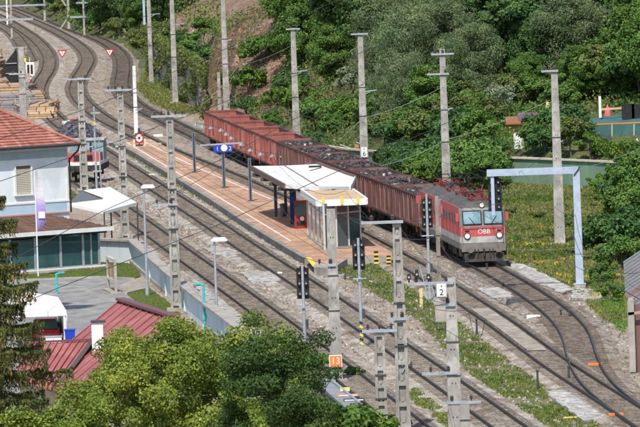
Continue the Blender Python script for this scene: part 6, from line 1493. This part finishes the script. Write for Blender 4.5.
# loose stones over the yard
n = 26000; poly = np.array([[g(u, v).x, g(u, v).y] for u, v in [(100, 150), (470, 250), (560, 270), (700, 330), (700, 460), (300, 460), (60, 160)]]); lo, hi = poly.min(0), poly.max(0)
P = np.stack([r.uniform(lo[0], hi[0], n * 2), r.uniform(lo[1], hi[1], n * 2)], 1); P = P[in_poly(P, poly)][:n]
S = r.uniform(.04, .13, len(P)); T = np.array([[1, 0, 0], [-.5, .87, 0], [-.5, -.87, 0], [0, 0, 1.1]]); Fc = [(0, 1, 3), (1, 2, 3), (2, 0, 3)]
an_ = r.uniform(0, 6.28, len(P)); ca, sa = np.cos(an_), np.sin(an_); vv = []
for f in Fc:
    for q in f:
        t = T[q]; vv.append(np.stack([P[:, 0] + (t[0] * ca - t[1] * sa) * S, P[:, 1] + (t[0] * sa + t[1] * ca) * S * 1.6, .02 + t[2] * S], 1))
Vs = np.stack(vv, 1).reshape(-1, 3); o = link('stones', mesh_np('stones', Vs, 3), mat('loose_stone', (.36, .33, .29), .9, (.18, .15, .125), 1, island=.5)); o['kind'] = 'stuff'; o['label'] = 'loose stones scattered over the ballast and the yard'

# ------------------------------------------------------------------ overhead wires
def wire(pts, label, m=WIRE, rad=.018, sag=.0, grp='overhead wires', cat='wire'):
    P = [at(u, v, Y) for u, v, Y in pts]; mb = MB()
    for a_, b_ in zip(P[:-1], P[1:]):
        n = 8; prev = a_
        for k in range(1, n + 1):
            t = k / n; q_ = a_.lerp(b_, t) - Vector((0, 0, sag * 4 * t * (1 - t))); mb.tube(prev - P[0], q_ - P[0], rad, rad, 5); prev = q_
    o = link('overhead_wire', mb.mesh('overhead_wire'), m, None, P[0]); return tag(o, label, cat, grp)
wire([(-20, 188, 430), (120, 140.5, 470), (300, 74, 520), (470, 14, 560)], 'black cable rising from the house window to the upper middle', rad=.022)
wire([(-20, 146, 430), (100, 104, 470), (294, 19, 540), (350, -5, 560)], 'black cable crossing the red tiled roof and running to the top edge', rad=.021)
wire([(-20, 322, 380), (53, 290, 395), (220, 224, 430), (400, 143.5, 470), (510, 95, 500)], 'black cable from the marquee past the canopy to the right', rad=.022)
wire([(-20, 277, 390), (105, 210, 420), (220, 160, 450), (300, 116, 480), (430, 50, 520)], 'black cable crossing the platform and the red wagons', rad=.021)
for pts, l, m_ in (([(200, 106, 560), (238, 66, 570), (301, 40, 590)], 'pale cable in front of the brown twig slope', WIREL), ([(380, 166, 560), (445, 140, 560), (550, 100, 560)], 'pale cable ending at the pole right of the locomotive', WIREL), ([(470, 202, 500), (560, 172, 520), (640, 148, 530)], 'pale cable behind the portal beam', WIREL), ([(300, 168, 560), (363, 118, 560), (444, 86, 560)], 'pale cable between the kilometre board pole and the crossarm pole', WIREL), ([(430, 290, 430), (540, 262, 450), (660, 228, 470)], 'pale cable running right past the portal post', WIREL), ([(495, 247, 470), (580, 246, 480), (660, 229, 490)], 'thin cable fixed to the portal post', WIREL), ([(440, 300, 430), (560, 300, 430), (660, 290, 430)], 'thin horizontal cable over the curved track', WIRE), ([(150, 205, 420), (260, 140, 500), (360, 92, 540)], 'thin cable between the ladder backed pole and the hillside', WIRE), ([(403, 222, 440), (470, 205, 480), (560, 142, 520)], 'thin cable from the tallest pole to the right', WIRE), ([(168, 205, 400), (330, 265, 400), (450, 304, 400)], 'thin cable between the arms of three foreground poles', WIRE), ([(122, 143, 500), (168, 117, 410)], 'short cable between two ladder backed poles', WIRE), ([(330, 209, 390), (397, 223, 385), (449, 281, 380)], 'thin cable joining the three foreground pole tops', WIRE), ([(379, 331, 345), (449, 283, 372)], 'short slack cable between the short pole and the 2 board pole', WIRE)):
    wire(pts, l, m_, rad=.014, sag=.25)
def contact(A, s0, s1, label, off=0.0):
    S = arclen(A); s0, s1 = S[-1] * s0, S[-1] * s1; mb = MB(); n0 = None; st = 52.0; s = s0; segs = []
    while s < s1:
        e = min(s + st, s1); k = 8; prev = None
        for i in range(k + 1):
            t = i / k; x = np.interp(s + (e - s) * t, S, A[:, 0]) + off; y = np.interp(s + (e - s) * t, S, A[:, 1]); c1 = Vector((x, y, 5.75)); c2 = Vector((x, y, 7.2 - 1.05 * 4 * t * (1 - t)))
            if prev: mb.tube(prev[0], c1, .014, .014, 4); mb.tube(prev[1], c2, .012, .012, 4)
            if i in (2, 5): mb.tube(c1, c2, .004, .004, 3)
            prev = (c1, c2)
        s = e
    o = link('contact_wire', mb.mesh('contact_wire'), WIRE); tag(o, label, 'wire', 'contact wires over the tracks')
contact(TT, .05, .97, 'contact and carrier wire over the track of the freight train'); contact(TP, .05, .97, 'contact and carrier wire over the track on the far side of the platform')
contact(TA, .05, .97, 'contact and carrier wire over the track on the near side of the platform'); contact(TB, .03, .97, 'contact and carrier wire over the track by the pale blue wall')
# worker in a yellow vest beside the white framed signal
b = g(25.2, 70); pe = thing('person', 'worker in a bright yellow vest standing by the white framed signal', 'person', b)
def skin_body(name, V, E, Rr, m, parent):
    me = bpy.data.meshes.new(name); me.from_pydata(V, E, []); o = link(name, me, m, parent); md = o.modifiers.new('skin', 'SKIN')
    for i, rr_ in enumerate(Rr): me.skin_vertices[0].data[i].radius = (rr_, rr_ * .85)
    me.skin_vertices[0].data[0].use_root = True; o.modifiers.new('sub', 'SUBSURF').levels = 1; return o
V = [(0, 0, .95), (0, 0, 1.2), (0, 0, 1.42), (0, -.01, 1.52), (0, -.02, 1.62), (0, -.02, 1.74), (-.19, 0, 1.40), (-.26, -.02, 1.12), (-.24, -.12, .88), (.19, 0, 1.40), (.27, .02, 1.12), (.26, -.1, .88), (-.1, 0, .86), (-.12, .02, .48), (-.13, .05, .08), (-.14, -.1, .04), (.1, 0, .86), (.14, -.03, .48), (.16, 0, .08), (.17, -.15, .04)]
E = [(0, 1), (1, 2), (2, 3), (3, 4), (4, 5), (2, 6), (6, 7), (7, 8), (2, 9), (9, 10), (10, 11), (0, 12), (12, 13), (13, 14), (14, 15), (0, 16), (16, 17), (17, 18), (18, 19)]
R2 = [.15, .14, .15, .06, .09, .08, .07, .05, .04, .07, .05, .04, .09, .065, .05, .04, .09, .065, .05, .04]
skin_body('body', V, E, R2, mat('work_trousers', (.06, .07, .12), .8), pe)
part('vest', MB().lathe((0, 0, 0), [(.16, .92), (.20, 1.0), (.21, 1.25), (.22, 1.38), (.13, 1.47)], 14), mat('hi_vis', (.75, .85, .05), .6), pe); part('head', MB().lathe((0, -.02, 0), [(.02, 1.50), (.07, 1.53), (.095, 1.62), (.09, 1.70), (.05, 1.76), (.005, 1.78)], 12), mat('skin', (.5, .3, .22), .6), pe)
part('hair', MB().lathe((0, .005, 0), [(.098, 1.66), (.1, 1.7), (.06, 1.78), (.005, 1.795)], 12), BRF, pe)

# where two or three look-alikes share a label, say which one is meant
by = {}
for o in bpy.data.objects:
    if o.parent is None and 'label' in o and 'category' in o and o.get('group'): by.setdefault(o['label'], []).append(o)
for lb, os_ in by.items():
    if len(os_) in (2, 3) and len(lb.split()) <= 13:
        os_.sort(key=lambda o: proj(o.location)[0]); nm = ['left', 'right'] if len(os_) == 2 else ['left', 'middle', 'right']
        for o, q_ in zip(os_, nm): o['label'] = lb + ', the ' + q_ + ' one'
